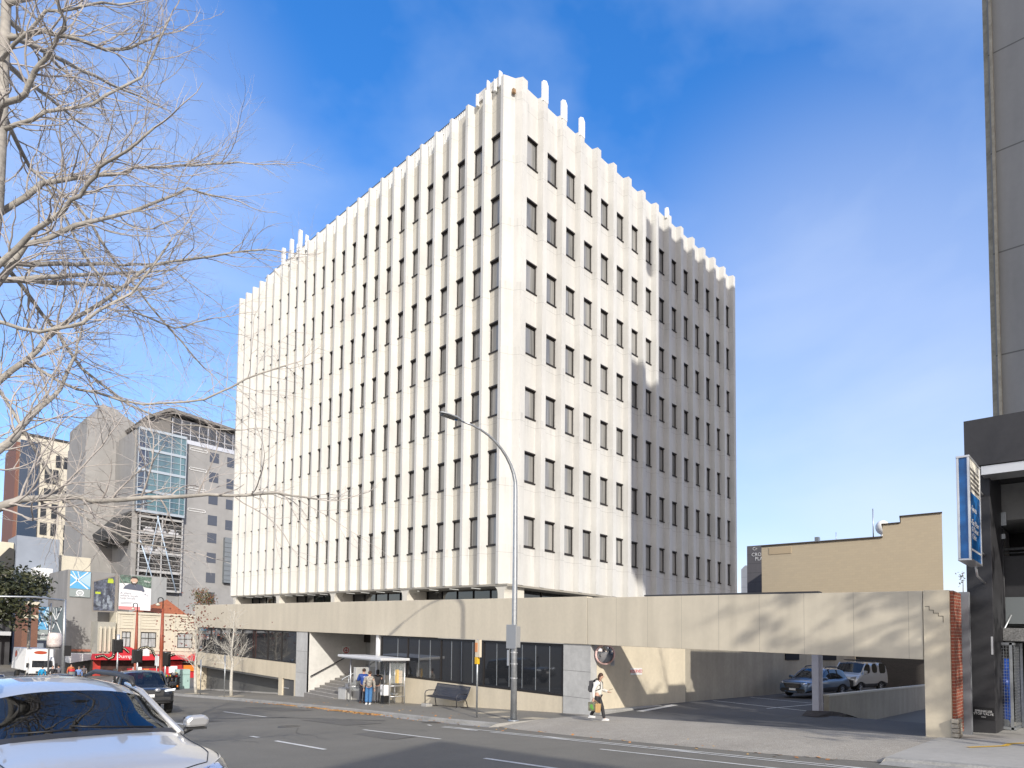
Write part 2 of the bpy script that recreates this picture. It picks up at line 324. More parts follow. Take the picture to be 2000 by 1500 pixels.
for (x0,y0,x1,y1) in ((-12.6,-6.5,-11.2,-3.0),(-15.6,-1.5,-14.6,2.2),(-10.9,2.5,-9.4,7.0),(-13.9,-11.5,-13.1,-9.2)): mb.poly([(x0,y0,Rd(x0,y0)+.007),(x1,y0+.1,Rd(x1,y0)+.007),(x1-.05,y1,Rd(x1,y1)+.007),(x0+.05,y1-.1,Rd(x0,y1)+.007)])
struct('road_patch',mb,M('asphalt patch',(.118,.112,.100),.8,noise=((1.5,.1),(60,.3)),bump=(70,.6)))
rng=random.Random(31); mb=MB()
for k in range(9):
    x,y=rng.uniform(-16.5,-9.8),rng.uniform(-13,18)
    a=rng.uniform(1.1,2.0)
    for i in range(rng.randrange(5,11)):
        x2,y2=x+math.cos(a)*.5,y+math.sin(a)*.5; ln(mb,(x,y),(x2,y2),rng.uniform(.012,.03),Rd,.008,1); x,y=x2,y2; a+=rng.uniform(-.5,.5)
struct('road_cracks',mb,M('crack sealer',(.07,.068,.06),.7))
for (x,y,lb) in ((-14.0,-5.6,'round iron manhole cover in the traffic lane before the bus shelter'),(-9.6,-7.0,'small round iron cover beside the gutter by the bus stop pole')):
    m=MB(); m.lathe([(.001,.016),(.30,.016),(.31,.012),(.34,.010),(.35,.0)],(x,y,Rd(x,y)-.002),'z',24); one('manhole_cover',m,M('worn iron',(.085,.08,.07),.5,metal=.5,noise=(30,.3)),lb,'manhole cover',(x,y,Rd(x,y)))
# long tar seam across the lanes and a darker patch of newer asphalt
tar=M('tar seam',(.06,.06,.06),.6)
mb=MB(); ln(mb,(-19,3.5),(-12.5,-1.5),.22,Rd,.006,14); ln(mb,(-12.5,-1.5),(-10.4,-5.2),.2,Rd,.006,10); struct('tar_seam',mb,tar)
pave=M('tan service pit lid',(.42,.37,.28),.85,noise=(9,.1))
for i,(x0,x1,y0,y1,lb) in enumerate(((-7.2,-6.5,-9.9,-9.0,'tan concrete pit lid in the footpath before the grey pier'),(-7.6,-6.8,-8.3,-7.6,'small tan pit lid beside the foot of the street lamp'),(-6.6,-5.2,-6.3,-5.4,'long tan patch of paving between bench and bus sign'))):
    mb=MB(); mb.poly([(x0,y0,G(y0)+.012),(x1,y0,G(y0)+.012),(x1,y1,G(y1)+.012),(x0,y1,G(y1)+.012)]); one('pit_lid',mb,pave,lb,'pit lid',(x0,y0,G(y0)),group='pit lids in the footpath')
ytac=M('yellow tactile paint',(.62,.38,.05),.8,noise=(20,.15))
mb=MB(); 
for a,b in (((-6.3,-23.3),(-5.5,-23.9)),((-5.5,-23.9),(-4.9,-23.95)),((-4.9,-23.95),(-4.2,-24.5))): ln(mb,a,b,.14,lambda x,y:G(y),.016,3)
one('painted_arrow',mb,ytac,'faded yellow wavy painted mark on the forecourt paving','pavement marking',(-5.2,-23.8,G(-23.8)))

# ---------------- office building ----------------
OB=root('office_building','white ribbed office block of seven window rows above a long tan podium','office building',(10,18,0))
FH=3.74; ZB,ZT=6.28,35.55; WT=[10.3+FH*k for k in range(7)]; WH=1.79; P_=1.6349; DP=.40
def flats(side): return [((.75 if side=='L' else .881)+P_*k,(.75 if side=='L' else .881)+1.08+P_*k) for k in range(24 if side=='L' else 15)]
def mapf(side):
    # (s along the face, d outward) -> x,y
    return (lambda s,d:(-d,s)) if side=='L' else (lambda s,d:(s,-d))
mb=MB(); RV=.16
def wallquad(side,s0,d0,s1,d1,z0,z1,mi=0):
    f=mapf(side); a=f(s0,d0); b=f(s1,d1); mb.poly([(*a,z0),(*b,z0),(*b,z1),(*a,z1)],mi)
for side in 'LR':
    F=flats(side); f=mapf(side)
    for k,(a,b) in enumerate(F):
        ztf=ZT-.75 if (side=='L' and 2<k<20) else ZT
        zs=[ZB]+sum([[t-WH,t] for t in WT],[])+[ztf]
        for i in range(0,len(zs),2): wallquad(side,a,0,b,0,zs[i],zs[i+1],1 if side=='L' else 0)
        for t in WT:
            for (p,q) in ((a,a),(b,b)):
                A=f(p,0); B=f(p,-RV); mb.poly([(*A,t-WH),(*B,t-WH),(*B,t),(*A,t)])
            A,B,C_,D_=f(a,0),f(b,0),f(b,-RV),f(a,-RV)
            mb.poly([(*A,t-WH),(*B,t-WH),(*C_,t-WH),(*D_,t-WH)]); mb.poly([(*A,t),(*B,t),(*C_,t),(*D_,t)])
        # fin after this flat
        fk=.165 if side=='L' else .105; e=b+fk; g_=e+.555-2*fk; h=g_+fk
        wallquad(side,b,0,e,DP,ZB,ZT); wallquad(side,e,DP,g_,DP,ZB,ZT)
        top=[f(b,0),f(e,DP),f(g_,DP)]
        if k<len(F)-1: wallquad(side,g_,DP,h,0,ZB,ZT); top.append(f(h,0)); 
        else: top.append(f(g_,-.2)); A=f(g_,DP); B=f(g_,-16); mb.poly([(*A,ZB),(*B,ZB),(*B,ZT),(*A,ZT)])
        back=[f(p,-.3) for p in ((g_ if k==len(F)-1 else h),b)]
        mb.poly([(*q,ZT) for q in top+back]); mb.poly([(*q,ZB) for q in top+back])
        mb.poly([(*f(a,0),ztf),(*f(b,0),ztf),(*f(b,-.3),ztf),(*f(a,-.3),ztf)])
# corner notch
cn=[(0,.75),(-DP,.585),(-DP,.36),(.20,.03),(.40,-DP),(.776,-DP),(.881,0)]
for a,b in zip(cn,cn[1:]): mb.poly([(*a,ZB),(*b,ZB),(*b,ZT),(*a,ZT)])
mb.poly([(*q,ZT) for q in cn+[(.881,.3),(.3,.75)]])
# inner faces: parapet backs, far walls, soffit
X1,Y1=25.2,39.75
for z in (ZT-1.2,): mb.poly([(.25,.25,z),(X1,.25,z),(X1,Y1,z),(.25,Y1,z)])
mb.poly([(.3,.3,ZT-1.2),(X1,.3,ZT-1.2),(X1,.3,ZT-.001),(.3,.3,ZT-.001)]); mb.poly([(.3,.3,ZT-1.2),(.3,Y1,ZT-1.2),(.3,Y1,ZT-.36),(.3,.3,ZT-.36)])
mb.poly([(X1,0,ZB),(X1,Y1,ZB),(X1,Y1,ZT),(X1,0,ZT)]); mb.poly([(0,Y1,ZB),(X1,Y1,ZB),(X1,Y1,ZT),(0,Y1,ZT)])
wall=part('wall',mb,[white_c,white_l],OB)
sof=MB(); sof.box(-.36,25.1,-.36,39.7,ZB-.12,ZB-.004); part('soffit',sof,M('soffit paint',(.30,.28,.24),.8),OB)
ib=MB(); ib.box(.32,X1-.1,.32,Y1-.1,ZB,ZT-1.25); part('core',ib,M('dark interior',(.03,.03,.03),.9),OB)
# windows: frame, lintel shade and sill; the pane is a piece of its own
def win_mesh(side):
    f=mapf(side); m=MB(); p=MB(); w_=1.08
    def bx(m_,s0,s1,d0,d1,z0,z1):
        a=f(s0,d0); b=f(s1,d1); m_.box(min(a[0],b[0]),max(a[0],b[0]),min(a[1],b[1]),max(a[1],b[1]),z0,z1)
    e=.003
    bx(m,-.015,w_+.015,-.10,.035,-.085,-e)                     # head hood
    bx(m,-.02,w_+.02,-.12,.055,-WH+e-.03,-WH+.045)             # sill
    bx(m,e,.05,-RV+.01,-.06,-WH+.05,-.09); bx(m,w_-.05,w_-e,-RV+.01,-.06,-WH+.05,-.09)
    bx(m,.05,w_-.05,-RV+.01,-.065,-WH+.05,-WH+.12); bx(m,.05,w_-.05,-RV+.01,-.065,-.15,-.09)
    a=f(.05,-.12); b=f(w_-.05,-.12); p.poly([(*a,-WH+.11),(*b,-WH+.11),(*b,-.14),(*a,-.14)])
    return m,p
big=[('R',k,r) for k in range(8) for r in range(7)]+[('L',k,r) for k in range(6) for r in range(7)]
proto={}
rest=MB()
for side in 'LR':
    m,p=win_mesh(side); F=flats(side); f=mapf(side)
    me=mesh('window',m,bronze,shear=True); pe=mesh('pane',p,blind,shear=True)
    for k,(a,b) in enumerate(F):
        for r,t in enumerate(WT):
            x,y=f(a,0); 
            if (side,k,r) in big:
                loc=W((x,y,t))-OB.location
                o=bpy.data.objects.new('window',me); COL.objects.link(o); o.parent=OB; o.location=loc
                q=bpy.data.objects.new('pane',pe); COL.objects.link(q); q.parent=o
            else:
                for src,mi in ((m,0),(p,1)):
                    n=len(rest.v); rest.v+=[(vx+x,vy+y,vz+t) for vx,vy,vz in src.v]; rest.f+=[tuple(i+n for i in ff) for ff in src.f]; rest.m+=[mi]*len(src.f); rest.s+=src.s
part('windows',rest,[bronze,blind],OB,kind='stuff')
# ribbed roof screen and roof slabs
mb=MB(); y=4.4
while y<34.5:
    mb.box(.03,.10,y,y+.085,ZT-1.0,ZT+.42); y+=.17
mb.box(.10,.14,4.3,34.6,ZT-1.2,ZT+.41); part('roof_screen',mb,M('white ribbed sheet',(.74,.74,.72),.6),OB)
mb=MB(); mb.box(.02,.12,4.2,34.7,ZT+.42,ZT+.46); part('roof_rail',mb,blackm,OB)
slab=M('white fibreglass',(.80,.80,.78),.5)
def roofslab(x0,x1,y0,y1,h,tipx):
    m=MB(); z=ZT-.25
    if tipx: m.prism([(x0,z),(x1,z),(x1,z+h-.22),((x0+x1)/2+.05,z+h),(x0,z+h-.12)],y0,y1,'y')
    else: m.prism([(y0,z),(y1,z),(y1,z+h-.22),((y0+y1)/2+.05,z+h),(y0,z+h-.12)],x0,x1,'x')
    part('roof_antenna',m,slab,OB,bev=.02)
for k,h in ((0,1.35),(1,1.3),(2,1.3)): s=2.02+P_*k; roofslab(s,s+.42,-.42,-.22,h,True)
roofslab(15.0,15.35,-.3,-.1,.9,True); roofslab(15.75,15.95,-.1,.1,.7,True)
for k,h in ((17,1.6),(16,1.75),(15,1.9)): s=1.95+P_*k; roofslab(-.42,-.2,s,s+.4,h,False); roofslab(-.1,.1,s-.5,s-.25,h-.5,False)
for s,h in ((2.0,1.1),(3.0,.8),(.9,1.05),(1.35,.8)): roofslab(-.2,-.02,s,s+.16,h,False)
mb=MB(); mb.box(-.1,.5,1.0,3.2,ZT,ZT+.55); part('roof_plant',mb,M('weathered white box',(.62,.60,.56),.8,noise=(8,.3)),OB)
mb=MB()
for i in range(26): mb.tube([(.2+i*.9,.9,ZT-.3),(.2+i*.9,.9,ZT+.18)],.02,4)
mb.tube([(.2,.9,ZT+.15),(23,.9,ZT+.15)],.02,4); part('roof_railing',mb,galv,OB)
# brown lamp box at the corner
mb=MB(); mb.box(-.05,.12,-.12,.04,ZT-1.05,ZT-.82); part('wall_box',mb,M('brown lens',(.30,.18,.08),.4),OB)
# set-back glazing and rounded columns under the tower
mb=MB(); GX=1.15
mb.poly([(GX,.8,4.6),(GX,39,4.6),(GX,39,ZB-.1),(GX,.8,ZB-.1)]); mb.poly([(GX,GX,4.6),(24,GX,4.6),(24,GX,ZB-.1),(GX,GX,ZB-.1)]); part('podium_glazing',mb,glassd,OB)
for i in range(24): yy=1.2+1.62*i; mb=MB(); mb.box(GX-.06,GX-.01,yy,yy+.06,4.8,ZB-.12); part('glazing_bar',mb,bronze,OB)
for i in range(14): xx=2+1.62*i; mb=MB(); mb.box(xx,xx+.06,GX-.06,GX-.01,4.8,ZB-.12); part('glazing_bar',mb,bronze,OB)
colm=M('cream column',(.62,.59,.52),.8,noise=(2,.04))
def col_shape(y,w_=.55):
    m=MB(); m.box(-.32,.28,y-w_/2,y+w_/2,4.4,ZB-.125)
    for sg in (1,-1):
        pts=[(y+sg*w_/2,ZB-.125),(y+sg*(w_/2+.42),ZB-.125)]+[(y+sg*(w_/2+.42-.42*math.sin(t*PI/12)),ZB-.125-.42+.42*math.cos(t*PI/12)) for t in range(1,7)]
        m.prism(pts,-.32,.28,'x')
    m.box(.28,GX,y-w_/2,y-w_/2+.2,4.4,ZB-.13)
    return m
for k in range(5): part('column',col_shape(.2 if k==0 else .3+9.72*k-.3),colm,OB,bev=.02)
mb=MB()
for y in [3+2.1*i for i in range(17)]: mb.box(-.1,.5,y,y+.12,ZB-.16,ZB-.13)
part('soffit_lights',mb,M('lit downlight',(.9,.9,.85),.5,emit=((1,.97,.9),.45)),OB)
# podium band (parapet beam) with its cap, roof deck
XB=-4.4
mb=MB(); mb.box(XB,XB+.34,-21.95,-9.82,3.19,5.04); part('driveway_beam',mb,tan_c,OB,bev=.012)
mb=MB(); mb.box(XB,XB+.34,-9.81,36.2,3.19,5.09); mb.box(XB+.345,12,35.86,36.2,3.19,5.09); part('parapet_band',mb,tan_band,OB,bev=.012)
mb=MB(); mb.box(XB+.34,GX+.05,-9.6,35.85,4.35,4.55); mb.box(GX,26,-9.6,35.85,4.35,4.55); part('podium_roof',mb,M('roof membrane',(.22,.22,.22),.9),OB)
mb=MB(); mb.box(XB+.02,XB+.3,-19.1,-12.6,5.05,5.10); part('flashing',mb,M('dark flashing',(.05,.05,.055),.5),OB)
# left end: windows, tan spandrel, dark void with grey wall, door
def glazing(par,name,y0,y1,z0,z1,x,bars,fw=.07,label=None):
    fr=MB(); pn=MB()
    fr.box(x-.05,x+.03,y0,y1,z0,z0+fw); fr.box(x-.05,x+.03,y0,y1,z1-fw,z1)
    for y in [y0]+list(bars)+[y1-fw]: fr.box(x-.045,x+.03,y,y+fw,z0+fw,z1-fw)
    o=part(name,fr,bronze,par,label=label); pn.poly([(x,y0+fw,z0+fw),(x,y1-fw,z0+fw),(x,y1-fw,z1-fw),(x,y0+fw,z1-fw)]); part('pane',pn,glassd,o); return o,fr
XW=XB+.12
glazing(OB,'street_window',16.15,35.6,1.05,3.17,XW+.04,[18.6,20.9,23.3,25.7,28.0,30.2,32.4])
mb=MB(); 
for y0,y1,t in ((16.4,18.5,.5),(18.8,20.7,.8),(21.2,22.9,1)): mb.poly([(XW+.35,y0,1.15),(XW+.35,y1,1.15),(XW+.35,y1,3.1),(XW+.35,y0,3.1)])
part('curtain',mb,M('pale green curtain',(.33,.37,.33),.8,streak=(6,.2)),OB)
mb=MB(); mb.box(XW,XW+.3,16.15,35.9,-.06,1.05); mb.box(XW,XW+.3,18.35,18.95,-1.7,-.055); mb.box(XW,XW+.3,16.15,16.5,-1.7,-.055); mb.box(XW,XW+.3,35.6,35.9,-3,3.18); mb.box(XW+.31,10,35.5,35.85,-3,3.18); part('tan_wall',mb,tan_p,OB)
mb=MB(); mb.box(XW+.75,XW+.9,18.6,35.5,-3.2,0); mb.box(XW+.02,XW+.75,18.9,35.5,-.2,-.062); part('undercroft_wall',mb,M('dark grey painted wall',(.115,.115,.11),.85,noise=((.7,.08),(9,.05))),OB)
mb=MB(); mb.box(XW+.55,XW+.74,19.0,35.5,-3.2,-.95); mb.xf(Matrix.Identity(4)); 
kb=MB(); kb.grid([[(XW+.6,y,G(y)-.05),(XW+.6,y,G(y)+.10),(XW+.76,y,G(y)+.10)] for y in (19,24,30,35.5)],sm=False); part('wall_kerb',kb,conc_g,OB)
mb=MB(); mb.box(XW+.1,XW+.16,16.5,17.42,-1.5,-.06); mb.box(XW+.1,XW+.16,17.44,18.35,-1.5,-.06)
for i in range(12): mb.box(XW+.085,XW+.1,16.56,17.36,-1.2+.09*i,-1.15+.09*i)
d=part('door',mb,M('dark grey louvred door',(.09,.09,.09),.5),OB,label='dark double plant-room door'); h=MB(); h.box(XW+.05,XW+.098,17.5,18.2,-.72,-.66); part('handle',h,alu,d)
# grey concrete pier at the stair
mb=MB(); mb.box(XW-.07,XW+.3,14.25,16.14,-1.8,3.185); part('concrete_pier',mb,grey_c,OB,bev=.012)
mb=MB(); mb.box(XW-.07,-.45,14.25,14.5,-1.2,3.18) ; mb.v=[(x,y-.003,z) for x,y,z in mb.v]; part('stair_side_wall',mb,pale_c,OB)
# stairs
mb=MB(); z0=-.83
for i in range(11):
    x=-4.62+.335*i; zt=-.68+.15*i
    mb.box(x,x+.345 if i<10 else x+1.7,10.35,14.24,zt-.6,zt)
part('stairs',mb,M('stair concrete',(.20,.19,.18),.85,noise=((2,.08),(30,.1))),OB)
mb=MB()
for i in range(11):
    x=-4.62+.335*i; zt=-.68+.15*i; mb.box(x-.004,x+.05,10.36,14.23,zt-.002,zt+.006)
part('stair_nosing',mb,M('pale stair nosing',(.5,.49,.46),.8),OB)
mb=MB(); mb.tube([(-4.3,14.08,.35),(-1.9,14.08,1.62),(-.7,14.08,1.62)],.035,8); part('handrail',mb,blackm,OB,label='black wall handrail')
mb=MB(); mb.tube([(-4.05,10.5,.3),(-3.98,10.5,.42),(-1.6,10.5,1.62),(-1.55,10.5,.8)],.03,8); 
for x,zb,zt in ((-3.6,-.25,.62),(-2.7,.15,1.07)): mb.tube([(x,10.5,zb),(x,10.5,zt)],.025,8)
part('handrail',mb,galv,OB)
# lobby recess behind the stairs
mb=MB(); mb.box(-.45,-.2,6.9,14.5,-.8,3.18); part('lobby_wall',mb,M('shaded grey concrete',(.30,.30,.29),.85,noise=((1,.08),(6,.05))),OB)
mb=MB(); mb.box(-3.9,-3.5,10.0,10.34,-1.1,.15); mb.box(-4.35,-3.92,9.4,10.3,-1.2,-.05); mb.box(-3.4,-.46,10.0,10.3,-1.1,1.15); part('stair_wall',mb,grey_c,OB,bev=.015)
mb=MB(); mb.box(-3.9,-.46,6.4,9.98,-1,.02); part('landing',mb,conc_g,OB)
o,_=glazing(OB,'entrance_door',7.0,9.9,.03,2.6,-.55,[7.9,8.9],.09)
mb=MB(); mb.box(-.62,-.46,7.0,14.2,2.62,3.18); part('fascia',mb,bronze,OB)
mb=MB(); mb.box(-4.26,-4.1,6.0,6.25,-1,3.18); part('post',mb,whitep,OB)
mb=MB(); mb.box(-.75,-.47,11.9,13.1,-.5,3.18); part('lobby_pier',mb,grey_c,OB)
mb=MB(); mb.box(-4.1,-.5,5.72,5.98,-1,3.18); part('lobby_side',mb,grey_c,OB)
# middle windows
o,_=glazing(OB,'street_window',-8.42,5.7,1.02,3.17,XW+.04,[3.0,.03,-3.3],.09)
for y in [-.8,-1.6,-2.45,-4.2,-5.05,-5.9,-6.75,-7.6,1.0,2.0,4.0]: mb=MB(); mb.box(XW+.02,XW+.038,y,y+.025,1.15,3.05); part('glazing_bar',mb,galv,OB)
mb=MB()
for (y0,y1) in ((3.15,5.5),(.2,2.9),(-3.2,-.1)):
    mb.poly([(XW+.25,y0,1.1),(XW+.25,y1,1.1),(XW+.25,y1,3.1),(XW+.25,y0,3.1)])
part('blind',mb,M('half drawn grey blind',(.20,.205,.21),.7,streak=(14,.25)),OB)
mb=MB(); mb.box(XW,XW+.3,-8.45,5.72,-1.3,1.02); part('tan_wall',mb,tan_p,OB)
mb=MB(); mb.box(XW-.06,XW+.3,-9.97,-8.46,-.2,3.185); part('concrete_pier',mb,grey_c,OB,bev=.015)
# the pier's horizontal board joints
mb=MB()
for z in (1.05,2.1): mb.box(XW-.064,XW-.058,-9.96,-8.47,z,z+.018)
for z in (1.9,.5): mb.box(XW-.074,XW-.068,14.27,16.1,z,z+.018)
part('pier_joint',mb,M('joint shadow gap',(.2,.2,.195),.9),OB)
# driveway side wall, its farther length in a darker tone
mb=MB(); mb.box(XW+.24,2.2,-9.95,-9.7,-.3,4.34); mb.box(2.2,2.45,-9.95,-9.7,-.3,4.34); part('side_wall',mb,tan_p,OB)
mb=MB(); mb.box(2.46,26,-9.9,-9.65,-.3,4.34); part('side_wall',mb,M('dark driveway wall',(.36,.325,.26),.85,noise=((.6,.08),(6,.05)),streak=(1.8,.14)),OB)
for x0,x1 in ((13.6,15.6),(18.6,22)):
    m=MB(); m.box(x0,x1,-9.96,-9.88,2.65,3.4); part('side_window',m,M('matt dark opening',(.015,.015,.018),.9),OB)
kb=MB(); kb.box(-4.2,0,-10.35,-9.96,.2,.62); part('side_kerb',kb,kerb_m,OB,bev=.03)
# ramp wall beside the way down, dark wall at the back
mb=MB(); mb.box(1.7,17,-17.08,-16.86,-2.5,1.53); part('ramp_wall',mb,M('ramp wall render',(.33,.31,.26),.85,noise=((.6,.08),(6,.05)),streak=(1.8,.14)),OB)
mb=MB(); mb.box(1.69,17,-17.09,-16.85,1.531,1.60); part('ramp_coping',mb,M('pale coping',(.5,.48,.42),.8),OB)
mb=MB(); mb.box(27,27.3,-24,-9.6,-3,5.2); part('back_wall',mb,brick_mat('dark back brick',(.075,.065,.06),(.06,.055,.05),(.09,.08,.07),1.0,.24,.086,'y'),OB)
mb=MB(); mb.grid([[(.2,-16.6,.84),(.9,-16.5,.98),(1.6,-16.8,.95)],[(.1,-17.2,.86),(1.4,-17.3,1.0),(2.8,-17.1,.85)],[(.9,-17.5,.84),(2.8,-17.4,.80),(6.5,-17.15,.2)]]); part('kerb_mound',mb,M('dark mound',(.05,.04,.035),.9,noise=(9,.3)),OB)
# steel column
mb=MB(); mb.box(1.2,1.26,-16.85,-16.6,.5,4.3); mb.box(1.62,1.68,-16.85,-16.6,.5,4.3); mb.box(1.26,1.62,-16.75,-16.70,.5,4.3); part('steel_column',mb,M('pale lilac steel paint',(.50,.50,.55),.5,noise=(4,.06)),OB)
mb=MB(); mb.box(XB+.34,1.9,-16.95,-16.5,4.3,4.6); mb.box(1.2,30,-16.9,-16.6,4.0,4.35); part('steel_beam',mb,M('beam grey',(.3,.3,.3),.6),OB)
# pier at the right end of the beam
mb=MB(); mb.box(XB-.03,-3.5,-22.6,-21.97,.6,5.05); part('end_pier',mb,tan_p,OB,bev=.01)
br=brick_mat('red brick',(.30,.075,.04),(.22,.05,.03),(.35,.28,.22),1.0)
mb=MB(); mb.box(-4.35,-3.42,-22.68,-22.605,1.3,5.04); part('brick_return',mb,br,OB)
mb=MB(); 
for i in range(5): mb.box(-4.5-.02*i,-4.1,-22.78,-22.6,1.1+.12*i,1.21+.12*i)
part('broken_brick_base',mb,M('crumbled brick',(.33,.30,.25),.9,noise=(12,.2)),OB,bev=.02)
mb=MB(); pts=[(-22.02,4.62),(-22.12,4.62),(-22.12,4.52),(-22.22,4.52),(-22.22,4.44),(-22.34,4.44),(-22.34,4.36),(-22.45,4.36),(-22.45,4.2)]
for a,b in zip(pts,pts[1:]): mb.box(XB-.036,XB-.029,min(a[0],b[0])-.006,max(a[0],b[0])+.006,min(a[1],b[1])-.006,max(a[1],b[1])+.006)
part('wall_crack',mb,M('crack',(.08,.07,.06),.9),OB)
# signs fixed to the walls
redp=M('sign red',(.55,.03,.04),.5)
def wallsign(name,label,cat,base,boxes,texts,sub=()):
    r=root(name,label,cat,base); b=MB(); b.box(*boxes); part('plate',b,M('sign white',(.72,.72,.70),.5),r)
    for a in texts: text('lettering',*a[:3],a[3],r,*a[4:])
    return r
r=wallsign('reserved_sign','small white wall sign with red RESERVED lettering on the driveway wall','sign',(-1.4,-9.97,1.9),(-1.80,-1.0,-9.975,-9.955,1.96,2.25),[('RESERVED',.19,(-1.4,-9.98,2.11),redp,(1,0,0),(0,0,1))])
r=root('parking_notice','small grey two-panel notice on the shaded driveway wall','sign',(-3.0,-9.97,2.3)); 
b=MB(); b.box(-3.12,-2.88,-9.975,-9.955,2.62,2.86); b.box(-3.12,-2.88,-9.975,-9.955,2.36,2.58); part('plate',b,M('sign grey',(.42,.42,.42),.5),r)
b=MB()
for z in (2.68,2.74,2.8,2.42,2.47,2.52): b.box(-3.09,-2.91,-9.98,-9.976,z,z+.02)
part('printed_lines',b,M('print grey',(.15,.15,.16),.6),r)
r=root('no_smoking_sign','square white wall sign with a red ring and slash on the stair side wall','sign',(-1.9,14.2,1.9))
b=MB(); b.box(-2.15,-1.62,14.2,14.235,1.75,2.32); part('plate',b,M('sign white',(.72,.72,.70),.5),r)
b=MB(); b.lathe([(.15,14.193),(.20,14.193),(.20,14.2),(.15,14.2)],(-1.885,0,2.05),'y',28,0,False); b.box(-1.91,-1.86,14.193,14.199,1.88,2.22); b.xf(Matrix.Identity(4)); part('red_ring',b,redp,r)
b=MB(); b.box(-1.98,-1.79,14.194,14.199,2.03,2.07); b.box(-2.08,-1.70,14.194,14.199,1.79,1.81); part('cigarette_symbol',b,blackm,r)
# ---------------- building at the right edge ----------------
NB=root('concrete_building','tall grey concrete building at the right edge with charcoal base and steel fascia','building',(2.2,-24,G(-24)))
ngrey=facade_mat('grey precast wall',(.245,.25,.255),10.1,3.62,.05,.45)
mb=MB(); mb.box(2.2,16.8,-36,-22.86,9.9,27.8); mb.box(3.35,16.8,-36,-22.86,27.8,46.6); part('wall',mb,ngrey,NB)
mb=MB(); mb.box(2.35,16.8,-22.859,-22.70,9.9,27.8); part('corner_strip',mb,M('stained corner concrete',(.30,.28,.23),.85,noise=((2,.25),(9,.12))),NB)
mb=MB(); mb.box(2.02,2.2,-23.02,-22.93,9.9,27.8); part('corner_pipe',mb,MC['stained corner concrete'],NB)
mb=MB(); mb.box(2.2,2.6,-23.4,-22.86,42.5,46.4); part('shade_fin',mb,MC['stained corner concrete'],NB)  # unseen fin added to cast the thin strip of shade on the tower
char=M('charcoal render',(.030,.030,.034),.6,noise=((1.2,.12),(8,.08)))
mb=MB(); mb.box(-3.0,2.2,-60,-22.77,8.62,9.93); part('fascia',mb,char,NB)
mb=MB(); mb.box(-2.95,-2.2,-60,-23.16,8.36,8.6); part('canopy_beam',mb,alu,NB)
mb=MB(); mb.box(-2.5,-.6,-23.29,-22.66,1.0,8.615); part('pillar',mb,char,NB,bev=.01)
mb=MB(); mb.box(-3.3,-3.1,-22.84,-22.60,1.05,5.09); mb.box(-3.1,-2.51,-22.70,-22.61,1.05,5.09); part('grey_panel',mb,M('grey steel panel',(.20,.21,.23),.5,noise=(1.5,.08)),NB)
mb=MB(); mb.box(-.59,2.19,-23.12,-22.88,1,8.6); mb.box(-.5,2.19,-60,-23.13,7.5,8.6); part('ground_wall',mb,M('mid grey render',(.30,.30,.30),.8,noise=((.8,.1),(6,.06)),streak=(1.5,.1)),NB)
mb=MB(); mb.box(-.55,1.9,-60,-23.13,4.35,5.15); part('spandrel_panel',mb,M('blue grey spandrel',(.17,.19,.20),.6,noise=(1,.06)),NB)
mb=MB(); mb.box(2.0,2.19,-60,-23.05,1,8.6); part('ground_recess',mb,M('dark recess',(.02,.02,.022),.8),NB)
mb=MB(); mb.box(-.45,.2,-60,-23.14,5.16,6.4); part('balcony_panel',mb,char,NB)
mb=MB(); mb.tube([(-.42,-23.14,6.62),(-.42,-40,6.62)],.04,6); mb.tube([(-.42,-23.14,6.5),(-.42,-40,6.5)],.02,6); part('balcony_rail',mb,galv,NB)
for x_,y_,a_,b_,c_ in ((-.66,-23.3,7.2,3.9,.03),(-.3,-23.9,4.34,1,.1),(-.3,-24.3,4.34,1,.1)): mb=MB(); mb.tube([(x_,y_,a_),(x_,y_,b_)],c_,8); part('pipe',mb,char,NB)
mb=MB(); mb.box(-.75,-.6,-23.42,-23.2,7.3,7.7); mb.box(-.72,-.62,-23.38,-23.25,6.9,7.05); part('wall_lamp',mb,galv,NB)
mb=MB(); mb.box(-2.51,-2.50,-23.27,-23.22,3.4,3.9); part('door_handle',mb,alu,NB)
r=root('sprinkler_valve_sign','small black label lettered SPRINKLER STOP VALVE low on the charcoal pillar','sign',(-2.51,-23.0,1.7))
b=MB(); b.box(-2.515,-2.503,-23.26,-22.76,1.58,1.92); part('plate',b,blackm,r); wl=M('sign lettering white',(.75,.75,.75),.6)
text('lettering','SPRINKLER\nSTOP VALVE',.088,(-2.52,-23.0,1.77),wl,r,(0,-1,0)); text('lettering','INSIDE',.04,(-2.52,-23.0,1.65),wl,r,(0,-1,0))
# lit blade sign
r=root('blade_sign','tall blue and white double-sided blade sign in a silver frame on the charcoal pillar','sign',(-4.2,-23.1,5.7))
sb=M('sign blue',(.012,.12,.36),.35,noise=(3,.3)); sw=M('sign cream white',(.66,.63,.55),.5,noise=(5,.2))
mb=MB(); x0,x1,y0,y1,z0,z1=-5.0,-3.62,-23.24,-22.95,5.78,8.34
for a,b in ((y0,y0+.05),(y1-.05,y1)):
    mb.box(x0-.03,x0+.05,a-.005,b+.005,z0,z1); mb.box(x1-.05,x1+.03,a-.005,b+.005,z0,z1)
mb.box(x0-.03,x1+.03,y0-.01,y1+.01,z1,z1+.06); mb.box(x0-.03,x1+.03,y0-.01,y1+.01,z0-.05,z0); part('frame',mb,alu,r,bev=.01)
mb=MB(); mb.box(x0,x1,y0+.01,y1-.01,z0,z1-.85); mb.box(x0,x0+.04,y0+.01,y1-.01,z1-.85,z1); part('blue_panel',mb,sb,r)
mb=MB(); mb.box(x0+.041,x1,y0+.01,y1-.01,z1-.849,z1); part('white_panel',mb,sw,r)
mb=MB()
